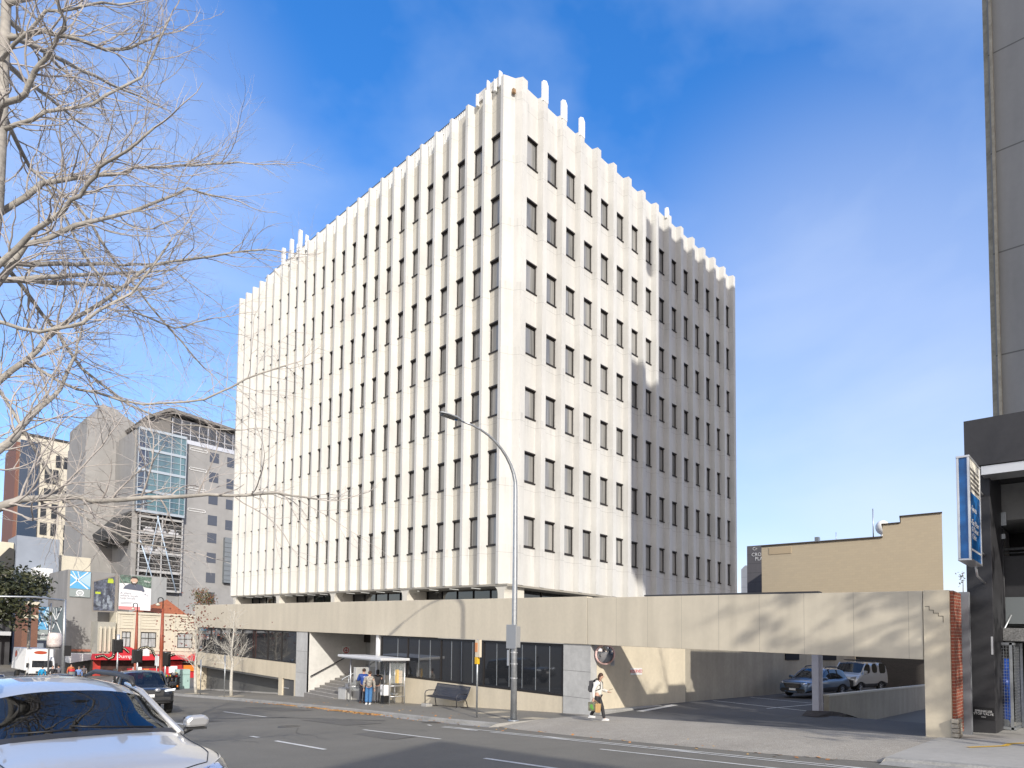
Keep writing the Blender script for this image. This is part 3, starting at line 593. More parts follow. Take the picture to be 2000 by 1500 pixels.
for i in range(5): mb.box(x0+.12+.02*i,x1-.15,y0+.004,y0+.008,z1-.28-.12*i,z1-.22-.12*i)
part('printed_lines',mb,M('sign print dark',(.12,.11,.10),.6),r)
text('lettering','- Sports\n\n- Ear, Nose\n  & Throat\n  Clinic',.21,(x0+.1,y0+.004,z0+.95),wl,r,(1,0,0),align='LEFT')
mb=MB(); mb.box(x0+.12,x1-.1,y0+.003,y0+.008,z0+.22,z0+.27); part('printed_lines',mb,wl,r)
mb=MB(); mb.tube([(-3.6,-23.1,6.2),(-2.5,-23.1,6.2)],.04,6); mb.tube([(-3.6,-23.1,7.9),(-2.5,-23.1,7.9)],.04,6); mb.tube([(-3.7,-23.1,5.78),(-3.5,-23.1,5.5),(-2.5,-23.1,5.4)],.03,6); part('bracket',mb,alu,r)
# valve cage
r=root('valve_cage','silver mesh cage around blue pipework beside the charcoal pillar','cage',(-.7,-23.5,G(-23.5)))
mb=MB(); z0=G(-23.3)+.01
for x,y in ((-1.3,-23.12),(-1.3,-23.48),(-.2,-23.14),(-.2,-23.6)): mb.box(x,x+.07,y-.07,y,z0,3.78)
for z in (z0+.02,3.70): mb.box(-1.3,-.13,-23.19,-23.12,z,z+.07); mb.box(-1.3,-.13,-23.6,-23.53,z,z+.07); mb.box(-1.3,-1.23,-23.55,-23.12,z,z+.07)
part('frame',mb,galv,r)
mb=MB()
for i in range(28): z=z0+.1+i*.09; mb.box(-1.285,-1.28,-23.5,-23.15,z,z+.008); mb.box(-1.28,-.15,-23.585,-23.58,z,z+.008)
for i in range(5): y=-23.2-.07*i; mb.box(-1.285,-1.28,y,y+.008,z0,3.7)
for i in range(14): x=-1.22+.08*i; mb.box(x,x+.008,-23.585,-23.58,z0,3.7)
part('mesh',mb,galv,r)
mb=MB(); mb.box(-1.05,-.5,-23.4,-23.2,z0+.3,3.0); mb.tube([(-.8,-23.3,z0+.1),(-.8,-23.3,3.3)],.1,8); mb.lathe([(.001,-1.1),(.12,-1.1),(.12,-1.0),(.001,-1.0)],(0,-23.3,2.6),'x',12); part('valve',mb,M('blue valve paint',(.015,.07,.36),.4),r)
mb=MB(); mb.tube([(-.9,-23.5,4.6),(-.95,-23.2,3.9),(-1.0,-23.2,3.7)],.03,6); part('pipe',mb,galv,r)
mb=MB(); mb.tube([(-1.2,-23.3,z0+.18),(-1.05,-23.3,z0+.18)],.13,10); part('pipe_outlet',mb,galv,r)
mb=MB(); mb.box(-1.1,0,-23.9,-23.3,3.82,4.2); one('mesh_crate',mb,M('weathered mesh grey',(.2,.2,.2),.6,noise=(20,.5)),'weathered wire crate standing on top of the valve cage','crate',(-.6,-23.6,3.82),bev=.01)
# buildings out of the frame that throw the shade seen on the tower and the road
mb=MB(); mb.prism([(-11.2,33.9),(-11.2,48.3),(-10.1,48.3),(-10.1,47.2),(-3,47.2),(-3,-2),(-9.4,-2),(-9.4,31.7)],-54,-47.3,'y'); one('shade_caster',mb,ngrey,'unseen grey high-rise shaped to shade the tower, behind the right-hand building','high-rise',(-7,-50,0))
bpy.data.objects['shade_caster'].name='shade_high_rise'
mb=MB(); mb.prism([(-26.9,-42.0),(-26.9,-85),(-31.8,-85),(-31.8,-45.5),(-31.0,-43.9)],-1,16.3,'z'); one('brick_building',mb,M('brown brick plain',(.22,.14,.10),.9,noise=(3,.1)),'brown brick block on the near side of the street behind the viewer','building',(-40,-65,0))

# ---------------- tan stepped building and hotel beyond the car park ----------------
tb=brick_mat('tan painted brick',(.55,.465,.335),(.52,.44,.32),(.50,.40,.27),1.0,.5,.22,'y')
mb=MB(); mb.prism([(2.1,-1),(2.1,13.4),(-9.4,13.4),(-9.4,14.55),(-10.9,14.55),(-10.9,15.1),(-14.1,15.1),(-14.1,-1)],35,48,'x')
taper=lambda m: setattr(m,'v',[(x,y+(max(x,35)-35)*.25,z) for x,y,z in m.v])
taper(mb)
r=root('stepped_building','windowless tan painted building with a stepped roofline beyond the car park','building',(40,-6,0)); part('wall',mb,tb,r)
mb=MB()
for a,b,z in ((2.1,-9.4,13.4),(-9.35,-10.9,14.55),(-10.85,-14.15,15.1)): mb.box(34.9,48,b,a+.03,z+.002,z+.09)
taper(mb); part('coping',mb,M('dark coping',(.06,.045,.03),.7),r)
mb=MB(); mb.box(34.96,34.995,-1.0,1.3,12.55,13.2); part('vent_panel',mb,M('tan panel',(.50,.40,.27),.8),r)
mb=MB(); mb.box(38,42,-4.5,0,13.5,13.95); mb.box(38,40,-3.2,-6.5,13.5,13.8); part('roof_plant',mb,M('dark roof plant',(.04,.045,.06),.6),r)
mb=MB(); mb.box(37,37.4,-2.9,-2.5,13.4,14.3); mb.tube([(37,-8,13.4),(37,-8,16.5)],.05,5); mb.tube([(37,-4.6,13.4),(37,-4.6,14.6)],.03,5); part('roof_vent',mb,galv,r)
mb=MB(); mb.ell((50.3,-4.9,17.2),(.75,.75,.8),16); mb.tube([(50.3,-4.9,10),(50.3,-4.9,16.6)],.2,8); one('satellite_dome',mb,slab,'round white dome above the step of the tan roofline','satellite dome',(50.3,-4.9,10))
r=root('hotel_building','dark grey hotel block with white rooftop lettering behind the tan building','building',(50,6,0))
mb=MB(); mb.box(45.2,60,-8,9.0,-1,15.35); part('wall',mb,facade_mat('dark hotel panels',(.13,.125,.135),0,1.1,.05,.6),r)
text('lettering','CROWNE\nPLAZA',.60,(45.15,7.05,14.0),wl,r,(0,-1,0),align='CENTER'); text('lettering','Cr',.55,(45.15,7.95,14.95),wl,r,(0,-1,0))
mb=MB(); mb.prism([(20.5,-1),(20.5,16.3),(21.2,16.3),(21.9,15.7),(21.9,-1)],68,75,'x'); one('pale_tower',mb,facade_mat('pale blue grey panels',(.36,.38,.42),0,1.6,.05,.7),'pale grey panelled block glimpsed beside the dark hotel','building',(70,21,0))

# ---------------- city beyond the cross street ----------------
def C2(x0,x1,y,z0,z1,mb,t=.3): mb.box(x0,x1,y,y+t,z0,z1)
# car park and office tower
cw=M('raw grey tower concrete',(.29,.285,.28),.85,noise=((.12,.07),(1.2,.05)),streak=(.5,.08))
r=root('tower_building','tall grey concrete block with blue glazed floors over open parking decks','building',(8,98,0))
mb=MB()
mb.prism([(-.6,105),(3.4,105),(3.4,93.2),(10.1,93.2),(10.1,93),(20,93),(20,120),(-.6,120)],-5,33.9,'z')
mb.prism([(-.6,33.9),(-.6,37.2),(.2,37.2),(1.3,39.9),(3.4,39.4),(5.9,37.9),(5.9,33.9)],105,119,'y'); part('wall',mb,cw,r)
mb=MB(); mb.prism([(4.5,36.2),(7.8,38.6),(19.5,37.6),(19.5,37.2),(7.8,38.1),(4.7,35.8)],92.3,118,'y'); mb.prism([(3.0,34.2),(7.5,38.2),(8.2,38.2),(8.2,34.0)],93.4,93.9,'y'); part('roof',mb,M('grey soffit roof',(.16,.15,.14),.7),r)
mb=MB(); mb.box(8.3,19,93.5,118,33.9,37.4); part('roof_storey',mb,glassd,r)
mb=MB()
for i in range(9): mb.box(8.4+1.3*i,8.5+1.3*i,93.4,93.5,34,37.2)
mb.box(8.3,19,93.38,93.5,35.0,35.1); mb.box(9.9,19.5,92.9,93.4,33.4,34.1); part('window_bar',mb,alu,r)
def blueglass(): return pane_mat('blue office glass',(.015,.03,.075),(.09,.18,.21),1.1)
bgm=blueglass(); db=M('deck shade and dark roof',(.045,.045,.045),.9)  # near-black puts shade into the decks and underside; on roofs it is plain colour
mb=MB(); mb.box(3.6,10.0,91.6,93.1,20.9,34.2); part('curtain_wall',mb,bgm,r)
mb=MB()
for z in (20.9,24.1,27.4,30.7,33.9): mb.box(3.5,10.05,91.45,91.6,z-.18,z+.22)
for z in (21.9,25.2,28.4,31.7,22.9,26.1,29.4,32.7): mb.box(3.5,10.05,91.5,91.6,z,z+.07)
for x in (3.5,4.4,6.1,7.9,9.2,9.97): mb.box(x,x+.09,91.48,91.6,20.9,34)
part('window_bar',mb,M('pale blue mullion',(.38,.43,.48),.5,metal=.3),r)
mb=MB()
for z in (8.7,11.7,14.7,17.7,20.3): mb.box(4.1,10.0,92.2,93.19,z-.25,z+.1)
for x in (4.1,7.1,9.9): mb.box(x,x+.16,92.0,92.2,8.5,20.7)
for i in range(16): z=9.2+.72*i; mb.box(4.1,10.05,92.0,92.06,z,z+.07)
part('parking_deck',mb,M('deck grey',(.40,.40,.40),.8),r)
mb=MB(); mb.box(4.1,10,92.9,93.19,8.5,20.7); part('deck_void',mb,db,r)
mb=MB(); mb.tube([(6.4,91.9,20.6),(9.3,91.9,8.7)],.09,6); mb.tube([(4.3,91.9,16.2),(6.6,91.9,8.7)],.09,6); mb.tube([(6.6,91.9,20.6),(4.9,91.9,8.7)],.05,6); part('brace',mb,M('pale blue steel brace',(.45,.55,.66),.5),r)
for i in range(5):
    x=4.6+1.0*i
    mb=MB(); z=17.85 if i<3 else 14.85; xx=4.8+1.7*(i%3); mb.box(xx,xx+1.4,92.5,92.85,z,z+.42); mb.box(xx+.25,xx+1.1,92.5,92.8,z+.42,z+.75); part('deck_car',mb,M('parked car pale',(.5,.5,.52),.4),r,bev=.08)
bw=M('small tower window',(.05,.06,.085),.15,coat=.5)
for z in (31.2,27.8,24.0,20.4,19.0-1.6,14.0,10.6,7.3):
    mb=MB(); mb.box(13.9,15.3,92.96,93.02,z,z+1.7); part('window',mb,bw,r)
for z in (31.0,27.2,23.6,20.0):
    mb=MB(); mb.box(16.6,18.0,92.96,93.02,z,z+1.7); part('window',mb,bw,r)
mb=MB()
for i,z in enumerate((32.5,29.2,25.8,22.3)):
    for a,b,c,d in ((10.9,13.5,z,z+.07),(10.9,13.5,z+.4,z+.47),(10.9,10.97,z,z+.47),(13.43,13.5,z,z+.47)): mb.box(a,b,92.9,92.99,c,d)
part('window_frame',mb,whitep,r)
mb=MB(); mb.box(16.4,19.9,92.2,92.99,10.8,18.6)
for i in range(9): mb.box(16.38,19.95,92.12,92.2,11.3+.8*i,11.36+.8*i)
part('louvre_screen',mb,M('blue grey louvres',(.16,.18,.20),.6),r)
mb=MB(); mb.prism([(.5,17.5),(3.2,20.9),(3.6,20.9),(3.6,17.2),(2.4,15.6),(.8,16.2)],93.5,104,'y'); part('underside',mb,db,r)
# apartment tower with chequered panels
r=root('apartment_building','cream and black chequered apartment tower with a brick-red edge behind the bare branches','apartment building',(-1,132,0))
mb=MB(); mb.box(-5.9,3.4,130,145,-5,37.5); part('wall',mb,M('cream cladding',(.58,.54,.45),.8,streak=(1,.1)),r)
mb=MB(); mb.box(-6.4,-5.91,130.3,145,-5,36); part('brick_edge',mb,M('red brick edge',(.17,.08,.06),.8),r); mb=MB(); mb.box(-5.9,-3.2,129.6,130,15,36.4); part('glass_bay',mb,M('blue black glazing',(.03,.05,.09),.2,coat=.4),r)
rng=random.Random(4)
for row in range(7):
    for cidx in range(4):
        if rng.random()<.25: continue
        mb=MB(); x=-2.7+1.55*cidx+rng.choice((0,.35)); z=12.6+3.3*row; mb.box(x,x+rng.choice((.8,1.0)),129.9,130.02,z,z+2.3+.5*(row%2)); part('window',mb,M('dark apartment window',(.03,.035,.045),.3),r)
mb=MB(); mb.box(-6,3.5,129.8,145,37.5,37.9); part('roof',mb,db,r)
# low buildings on the far side of the crossing
r=root('concrete_shop_building','plain grey concrete shop building carrying the blue and white banner','building',(-4,75,-2))
mb=MB(); mb.box(-7.75,-2.9,70,82,-4,9.35); part('wall',mb,M('stained shop concrete',(.25,.245,.24),.85,streak=(.6,.12),noise=(.5,.06)),r)
mb=MB(); mb.box(-7.8,-5.2,69.7,70,-.35,-.1); part('canopy',mb,M('rust red trim',(.3,.1,.06),.7),r)
mb=MB(); mb.prism([(-7.75,-1.6),(-5.2,-1.1),(-5.2,-.6),(-7.75,-.5)],67,70,'y'); part('awning',mb,whitep,r)
skyb=M('banner blue',(.10,.36,.62),.6); paleb=M('banner pale blue',(.38,.52,.60),.6); bg_=M('banner grey',(.26,.30,.30),.6)
def xbanner(name,label,x0,x1,y,z0,z1,dark=False,logo=True,grp=None):
    q=root(name,label,'banner',((x0+x1)/2,y,z0),group=grp); w_=x1-x0; h=z1-z0
    b=MB(); b.box(x0,x1,y-.05,y,z0,z1); part('backing',b,bg_,q); b=MB(); b.box(x0+.02,x1-.02,y-.07,y-.051,z0+h*.32,z1-.02); part('field',b,M('banner dark',(.10,.13,.15),.6) if dark else skyb,q)
    b=MB(); 
    if not dark: b.prism([(x0+w_*.45,z1-h*.35),(x1-.02,z1-.03),(x1-.02,z0+h*.4)],y-.075,y-.071,'y')
    part('pale_field',b,paleb,q) if not dark else None
    b=MB()
    for p,q2,t in (((x0+.03,z0+h*.42),(x1-w_*.15,z1-.05),.07),((x0+.03,z1-h*.15),(x1-w_*.12,z0+h*.33),.08),((x0+w_*.1,z1-.05),(x0+w_*.35,z1-h*.32),.04),((x0+w_*.35,z1-.05),(x0+w_*.45,z1-h*.28),.04)):
        d=Vector((q2[0]-p[0],q2[1]-p[1])).normalized(); nn=Vector((-d.y,d.x))*t*w_/2.2; b.prism([(p[0]-nn.x,p[1]-nn.y),(q2[0]-nn.x,q2[1]-nn.y),(q2[0]+nn.x,q2[1]+nn.y),(p[0]+nn.x,p[1]+nn.y)],y-.085,y-.076,'y')
    part('white_cross',b,M('banner white',(.72,.74,.76),.6),q)
    if logo:
        b=MB(); cx_,cz=(x0+x1)/2,z0+h*.16; b.lathe([(w_*.13,y-.06),(w_*.19,y-.06),(w_*.19,y-.052),(w_*.13,y-.052)],(cx_,0,cz),'y',20,0,False); b.lathe([(w_*.04,y-.06),(w_*.08,y-.06),(w_*.08,y-.052),(w_*.04,y-.052)],(cx_,0,cz),'y',14,0,False); b.box(cx_-w_*.22,cx_+w_*.22,y-.06,y-.052,z0+h*.04,z0+h*.055); part('emblem',b,MC['banner white'],q)
    return q
xbanner('banner','square blue banner with a white cross and ring emblem on the grey shop wall',-7.55,-5.6,69.9,6.15,9.25)
def xyz(x,y,z): return (x,y,z)
# dark poster and pale recruitment billboard
r=root('billboard','dark poster hoarding with a grey crowd and lime green lettering bars','billboard',(-4.5,67.9,4.4))
mb=MB(); mb.prism([(-5.72,4.45),(-3.3,4.5),(-3.34,9.15),(-5.78,8.1)],67.8,67.95,'y'); part('frame',mb,M('hoarding frame',(.22,.20,.18),.7),r)
mb=MB(); mb.prism([(-5.62,4.62),(-3.6,4.66),(-3.64,8.85),(-5.68,8.0)],67.77,67.8,'y'); part('poster',mb,M('dark poster print',(.07,.08,.11),.7,noise=((1.8,.6),(6,.5))),r)
mb=MB(); rng=random.Random(9)
for i in range(16):
    x=-5.5+rng.random()*1.75; z=4.75+rng.random()*1.9; h=.5+rng.random()*.6; mb.prism([(x-.09,z),(x+.09,z),(x+.10,z+h*.7),(x+.04,z+h*.8),(x+.05,z+h),(x-.05,z+h),(x-.04,z+h*.8),(x-.1,z+h*.7)],67.755+.0006*i,67.7695,'y')
part('printed_figures',mb,M('poster grey print',(.20,.23,.27),.7,noise=(3,.5)),r)
mb=MB(); mb.box(-4.35,-3.8,67.75,67.769,8.0,8.4); mb.box(-4.3,-3.85,67.75,67.769,8.42,8.55); mb.box(-5.5,-5.0,67.75,67.769,6.6,6.85); part('printed_block',mb,M('poster lime',(.42,.50,.04),.7),r)
r=root('billboard','pale recruitment billboard showing a smiling bearded man in a dark polo shirt','billboard',(-1.6,67.5,4.9))
wp=M('billboard white print',(.68,.68,.70),.7); 
mb=MB(); mb.box(-3.26,-.02,67.45,67.6,4.9,9.1); part('panel',mb,wp,r)
mb=MB(); mb.prism([(-3.26,8.1),(-3.26,9.1),(-.02,9.1),(-.02,7.7),(-.6,7.75),(-1.2,8.0),(-2.4,8.15)],67.43,67.45,'y'); part('printed_hedge',mb,M('printed foliage',(.10,.15,.12),.8,noise=((3,.5),(12,.5))),r)
mb=MB(); mb.prism([(-2.9,7.45),(-1.0,7.3),(-.85,7.15),(-.7,7.3),(-.9,7.9),(-1.35,8.12),(-2.25,8.12),(-2.7,7.8)],67.41,67.43,'y'); part('printed_shirt',mb,M('printed navy',(.10,.11,.15),.8),r)
mb=MB(); mb.ell((-1.8,67.405,8.5),(.36,.006,.47),16); part('printed_face',mb,M('printed skin',(.55,.38,.29),.8),r)
mb=MB(); mb.prism([(-2.16,8.45),(-2.14,8.25),(-1.95,8.02),(-1.65,8.02),(-1.46,8.25),(-1.44,8.45),(-1.55,8.35),(-1.62,8.2),(-1.98,8.2),(-2.05,8.35)],67.392,67.399,'y'); mb.prism([(-2.18,8.6),(-2.15,8.85),(-1.95,9.0),(-1.6,8.99),(-1.44,8.8),(-1.43,8.6),(-1.6,8.78),(-2.0,8.78)],67.392,67.399,'y'); part('printed_hair',mb,M('printed dark hair',(.04,.03,.03),.8),r)
mb=MB(); mb.box(-1.95,-1.67,67.385,67.39,8.22,8.29); part('printed_smile',mb,MC['sign white'],r)
tg=M('billboard text grey',(.20,.20,.24),.7)
text('lettering','A place\nwhere locals\nhelp locals',.36,(-3.15,67.44,6.6),tg,r,(1,0,0),align='LEFT'); text('lettering','Wor',.36,(-.45,67.42,8.5),wl,r,(1,0,0))
mb=MB(); mb.box(-3.26,-1.1,67.43,67.449,4.9,5.3); part('pink_strip',mb,M('coral print',(.60,.22,.22),.7),r)
mb=MB(); mb.box(-3.1,-1.8,67.43,67.449,5.75,5.79); mb.box(-3.1,-2.0,67.43,67.449,5.6,5.64); mb.ell((-.62,67.44,6.9),(.07,.006,.1),10); mb.ell((-.42,67.44,6.75),(.05,.006,.08),10); part('printed_marks',mb,tg,r)
# heritage corner building with red awning
cream=M('cream heritage render',(.56,.52,.42),.85,noise=((.5,.05),(4,.04)))
r=root('heritage_building','two-storey cream rendered corner building with sash windows above red awnings','building',(1,70,-2.5))
mb=MB()
wins=[(-3.15,-2.25),(-1.25,.35),(2.6,4.3),(5.6,7.3)]
def wallwith(x0,x1,y,z0,z1,holes,mb,t=.25):
    xs=sorted(set([x0,x1]+[h for a in holes for h in a[:2]]))
    for a,b in zip(xs,xs[1:]):
        hit=[h for h in holes if h[0]<=a+1e-6 and h[1]>=b-1e-6]
        if not hit: mb.box(a,b,y,y+t,z0,z1)
        else: h=hit[0]; mb.box(a,b,y,y+t,z0,h[2]); mb.box(a,b,y,y+t,h[3],z1)
wallwith(-3.6,9,66,-3.6,4.55,[(a,b,.35,2.25) for a,b in wins],mb); mb.box(-3.6,9,66.9,80,-3.6,4.5)
mb.box(-3.7,9.05,65.85,66,4.35,4.62); mb.box(-3.65,9.02,65.9,66,2.62,2.74); mb.box(-3.65,9.02,65.9,66,-.06,.06)
for x in (-3.6,-2.0,-1.55,.6,2.1,4.7): mb.box(x,x+.22,65.93,66,.06,4.35)
for x0,x1 in ((-3.1,-2.1),(-1.2,.2),(2.7,4.2)):
    for z in (3.0,3.35,3.7,4.05): mb.box(x0,x1,65.95,66,z,z+.06)
part('wall',mb,cream,r)
for a,b in wins:
    f=MB(); f.box(a,a+.07,66.1,66.18,.35,2.25); f.box(b-.07,b,66.1,66.18,.35,2.25); f.box(a+.07,b-.07,66.1,66.18,2.15,2.25); f.box(a+.07,b-.07,66.1,66.18,.35,.45); f.box(a+.07,b-.07,66.1,66.18,1.45,1.53); f.box((a+b)/2-.03,(a+b)/2+.03,66.11,66.17,.45,2.15)
    o=part('window',f,bronze,r); p=MB(); p.poly([(a+.05,66.15,.4),(b-.05,66.15,.4),(b-.05,66.15,2.2),(a+.05,66.15,2.2)]); part('pane',p,M('curtained pane',(.42,.44,.44),.25,coat=.6,streak=(5,.35)),o)
mb=MB(); mb.box(-5.35,-3.62,66.6,78,-3.6,3.3); 
part('side_wing',mb,M('grey heritage stone',(.36,.35,.31),.85,noise=(1,.08)),r)
mb=MB()
for i in range(4): x=-5.2+.42*i; mb.box(x,x+.2,66.3,66.6,-.2,2.55); mb.prism([(x-.03,2.55),(x+.23,2.55),(x+.1,2.8)],66.3,66.6,'y')
part('pilaster',mb,cream,r)
redc=M('pub red canvas',(.55,.02,.035),.6); 
mb=MB(); mb.prism([(-6.0,-1.1),(-5.9,-.45),(-4.3,-.42),(-3.9,.1),(-3.3,.42),(-2.6,.42),(-2.0,.1),(-1.7,-.35),(.2,-.45),(3.0,-.5),(3.1,-1.0),(-1.0,-1.12)],64.4,66,'y'); o=part('awning',mb,redc,r)
text('lettering','Dumpling',.62,(-2.75,64.38,-.68),wl,o,(1,0,0)); 
mb=MB(); mb.box(-1.6,-.7,64.36,64.39,-.6,.3); part('white_panel',mb,wp,o)
mb=MB(); pts=[(-5.9,64.3,-.75),(-5.2,64.3,-.55),(-4.7,64.3,-.95),(-4.3,64.3,-.75),(-4.1,64.3,.1),(-3.7,64.3,.5),(-3.2,64.3,.25),(-2.8,64.3,-.15)]
mb.tube(pts,.15,6); pts=[(-2.0,64.3,-.1),(-1.6,64.3,.35),(-1.0,64.3,.5),(-.5,64.3,.2),(-.2,64.3,-.5),(.3,64.3,-.85),(1.2,64.3,-.6),(1.9,64.3,-.35)]; mb.tube(pts,.15,6); part('dragon_light_border',mb,blackm,o)
mb=MB()
for i in range(26):
    t=i/25*6.99; k=int(t); u=t-k; a=[(-5.9,-.75),(-5.2,-.55),(-4.7,-.95),(-4.3,-.75),(-4.1,.1),(-3.7,.5),(-3.2,.25),(-2.8,-.15)]; x=a[k][0]*(1-u)+a[k+1][0]*u; z=a[k][1]*(1-u)+a[k+1][1]*u; mb.box(x-.04,x+.04,64.13,64.15,z-.04,z+.04)
    a=[(-2.0,-.1),(-1.6,.35),(-1.0,.5),(-.5,.2),(-.2,-.5),(.3,-.85),(1.2,-.6),(1.9,-.35)]; x=a[k][0]*(1-u)+a[k+1][0]*u; z=a[k][1]*(1-u)+a[k+1][1]*u; mb.box(x-.04,x+.04,64.13,64.15,z-.04,z+.04)
part('border_bulbs',mb,M('cream bulb',(.75,.70,.5),.5),o)
mb=MB(); mb.prism([(3.2,-1.2),(6.2,-1.2),(6.2,-.3),(4.4,-.3)],64.5,66,'y'); part('awning',mb,redc,r)
mb=MB(); mb.box(-5.9,9,65.9,65.99,-3.5,-1.12); part('shopfront',mb,M('dark red shopfront',(.06,.025,.02),.5,noise=(1.2,.6)),r)
mb=MB(); mb.box(.7,3.2,65.8,65.95,-3,-1.3); mb.box(-5.8,-5.1,65.8,65.95,-3.4,-1.2); part('shop_panel',mb,M('red shop panel',(.5,.04,.03),.6,noise=(2,.3)),r)
r=root('tiled_roof_house','small building with a terracotta hipped roof behind the heritage parapet','house',(4,75,0))
mb=MB(); mb.box(1.4,6,74,82,0,4.5); part('wall',mb,cream,r)
mb=MB(); A=(1.0,73.6,4.9); B=(6.3,73.6,4.3); t=(4.1,76.5,6.75)
for q in ((A,B,t),(B,(6.3,83,4.3),t),((6.3,83,4.3),(1,83,4.6),t),((1,83,4.6),A,t)): mb.poly(q)
part('roof',mb,M('terracotta tiles',(.34,.11,.05),.8,noise=((3,.15),(20,.2))),r)
mb=MB(); mb.box(1.5,6.0,84.2,84.8,-3,10.3); one('panel_wall',mb,M('grey metal cladding',(.30,.31,.31),.7,streak=(1.5,.1)),'flat grey clad wall between the billboard and the parking decks','wall',(4,84.5,-3))
# left: plant block, hotel awnings, brick building, twin banners, palisade
r=root('plant_building','low blue grey rendered building with rooftop plant between tower and shop','building',(-8,95,0))
mb=MB(); mb.box(-9.6,-4.9,95,104,-3,15.2); part('wall',mb,M('blue grey render',(.24,.27,.32),.8,noise=(.8,.06)),r)
mb=MB(); mb.box(-4.85,-1,96,104,-3,13); mb.box(-12,-9.7,97,104,-3,14.2); part('wall',mb,cream,r,label='cream rendered wing')
mb=MB(); mb.box(-8,-6,92,94.9,9.2,10.6); mb.box(-8.4,-5.7,91.8,94.9,8.4,9.1); part('roof_plant',mb,whitep,r)
mb=MB(); mb.prism([(-13,9.2),(-10.2,13.4),(-9.7,13.2),(-9.7,11),(-12,9)],96,96.9,'y'); part('roof',mb,db,r)
r=root('brick_shop','narrow red brick shop with cream bands at the left beyond the trees','building',(-9.6,82,-2))
mb=MB(); mb.box(-10.4,-8.9,80,86,-4,5.5); part('wall',mb,M('orange red brick',(.17,.085,.06),.85,noise=((2,.1),(14,.15))),r); mb=MB(); mb.box(-10.45,-8.85,79.93,80,3.4,3.8); mb.box(-10.45,-8.85,79.93,80,5.1,5.5); part('cream_band',mb,cream,r)
r=root('glazed_shop_row','dark row of shops with steel posts and awnings at the far left','building',(-22,92,-3))
mb=MB(); mb.box(-34,-10.6,88,100,-5,3.0); part('wall',mb,M('dark shopfronts',(.04,.04,.045),.5,noise=(.5,.6)),r)
mb=MB(); mb.box(-34,-10.6,88,100,3.0,7.5); part('upper_wall',mb,M('grey upper wall',(.25,.25,.25),.8,noise=(.4,.12)),r)
mb=MB()
for x in (-20,-17,-14.5,-12): mb.box(x,x+.22,86.5,86.7,-4.5,3.2)
mb.box(-34,-10.7,86.3,88,1.0,1.5); part('awning',mb,M('pale steel',(.45,.47,.5),.6),r)
for i in range(4):
    mb=MB(); mb.box(-21.5+3.6*i,-18.6+3.6*i,87.9,87.99,3.6,6.4); part('window',mb,bw,r)
for nm,lb,x0,x1,dk in (('banner','narrow blue banner with a white cross left of the silver banner pole',-11.8,-11.0,False),('banner','narrow dark shaded banner with a grey cross right of the banner pole',-10.75,-9.9,True)): xbanner(nm,lb,x0,x1,58,1.2 if not dk else .7,4.6,dk,True)
mb=MB(); mb.tube([(-10.88,58,-3.0),(-10.88,58,5.0)],.07,8); one('banner_pole',mb,galv,'grey pole between the two narrow banners','pole',(-10.88,58,-3))
r=root('hanging_sign','pale barrel shaped sign with faint red lettering below the narrow banners','sign',(-10.6,57,.6)); mb=MB(); mb.lathe([(.001,.5),(.5,.5),(.62,.9),(.62,1.6),(.5,2.0),(.001,2.0)],(-10.6,57,0),'z',16); part('barrel',mb,M('barrel paint',(.62,.55,.53),.6,noise=((2,.15),(9,.2))),r)
mb=MB(); mb.lathe([(.505,.48),(.53,.48),(.53,.56),(.505,.56)],(-10.6,57,0),'z',16); part('rim',mb,blackm,r)
# rusty shrub on the podium corner
# ---------------- street furniture ----------------
# lamp
bx_,by_=-7.97,-9.55; gz=G(by_)
r=root('street_lamp','tall curved-arm galvanised street lamp with a flat head in front of the office block','street lamp',(bx_,by_,gz))
mb=MB(); pts=[(bx_,by_,gz),(bx_,by_,3.0),(bx_,by_,6.2),(bx_,by_+.02,8.6)]; rad=[.115,.10,.085,.072]
n=10
for i in range(1,n+1):
    a=PI/2*i/n; pts.append((bx_-2.1*(1-math.cos(a)),by_+.5*(1-math.cos(a))*.6,8.6+2.0*math.sin(a)*.98)); rad.append(.07-.004*i)
mb.tube(pts,rad,12); part('pole',mb,galv,r)
hx,hy,hz=pts[-1]
mb=MB(); mb.tube([(hx,hy,hz),(hx-.25,hy+.04,hz+.02)],.03,8); part('arm',mb,galv,r)
mb=MB(); L_=.85; rows=[]
for t,w_,h in ((0,.04,.04),(.08,.09,.06),(.3,.16,.075),(.7,.16,.06),(.93,.11,.045),(1,.03,.02)):
    x=hx-.1-L_*t; rows.append([(x,hy+.02+w_*math.cos(a),hz+.03+.02*t+h*(math.sin(a) if math.sin(a)>0 else .45*math.sin(a))) for a in [2*PI*k/12 for k in range(12)]])
mb.grid(rows,0,True,closeu=True); part('lamp_head',mb,M('lamp head grey',(.40,.42,.44),.45,metal=.4),r)
mb=MB(); mb.box(hx-.85,hx-.3,hy-.09,hy+.13,hz-.012,hz+.012); part('lens',mb,M('lamp lens',(.06,.06,.06),.2),r)
mb=MB(); mb.ell((hx-.3,hy+.02,hz-.0),(.05,.05,.05),10); part('sensor',mb,M('blue sensor glass',(.05,.2,.5),.1),r)
mb=MB(); mb.box(bx_-.11,bx_+.11,by_-.2,by_+.22,3.0,3.75); mb.box(bx_-.15,bx_-.12,by_-.25,by_+.27,2.95,3.8); part('control_box',mb,M('grey sign back',(.36,.37,.38),.5,metal=.4),r,bev=.01)
mb=MB(); mb.box(bx_-.16,bx_-.13,by_+.12,by_+.2,2.35,2.9); 
for z in (2.4,2.8,3.0,3.7,1.9): mb.lathe([(.125,z),(.125,z+.04)],(bx_,by_,0),'z',12)
part('clamp',mb,alu,r)
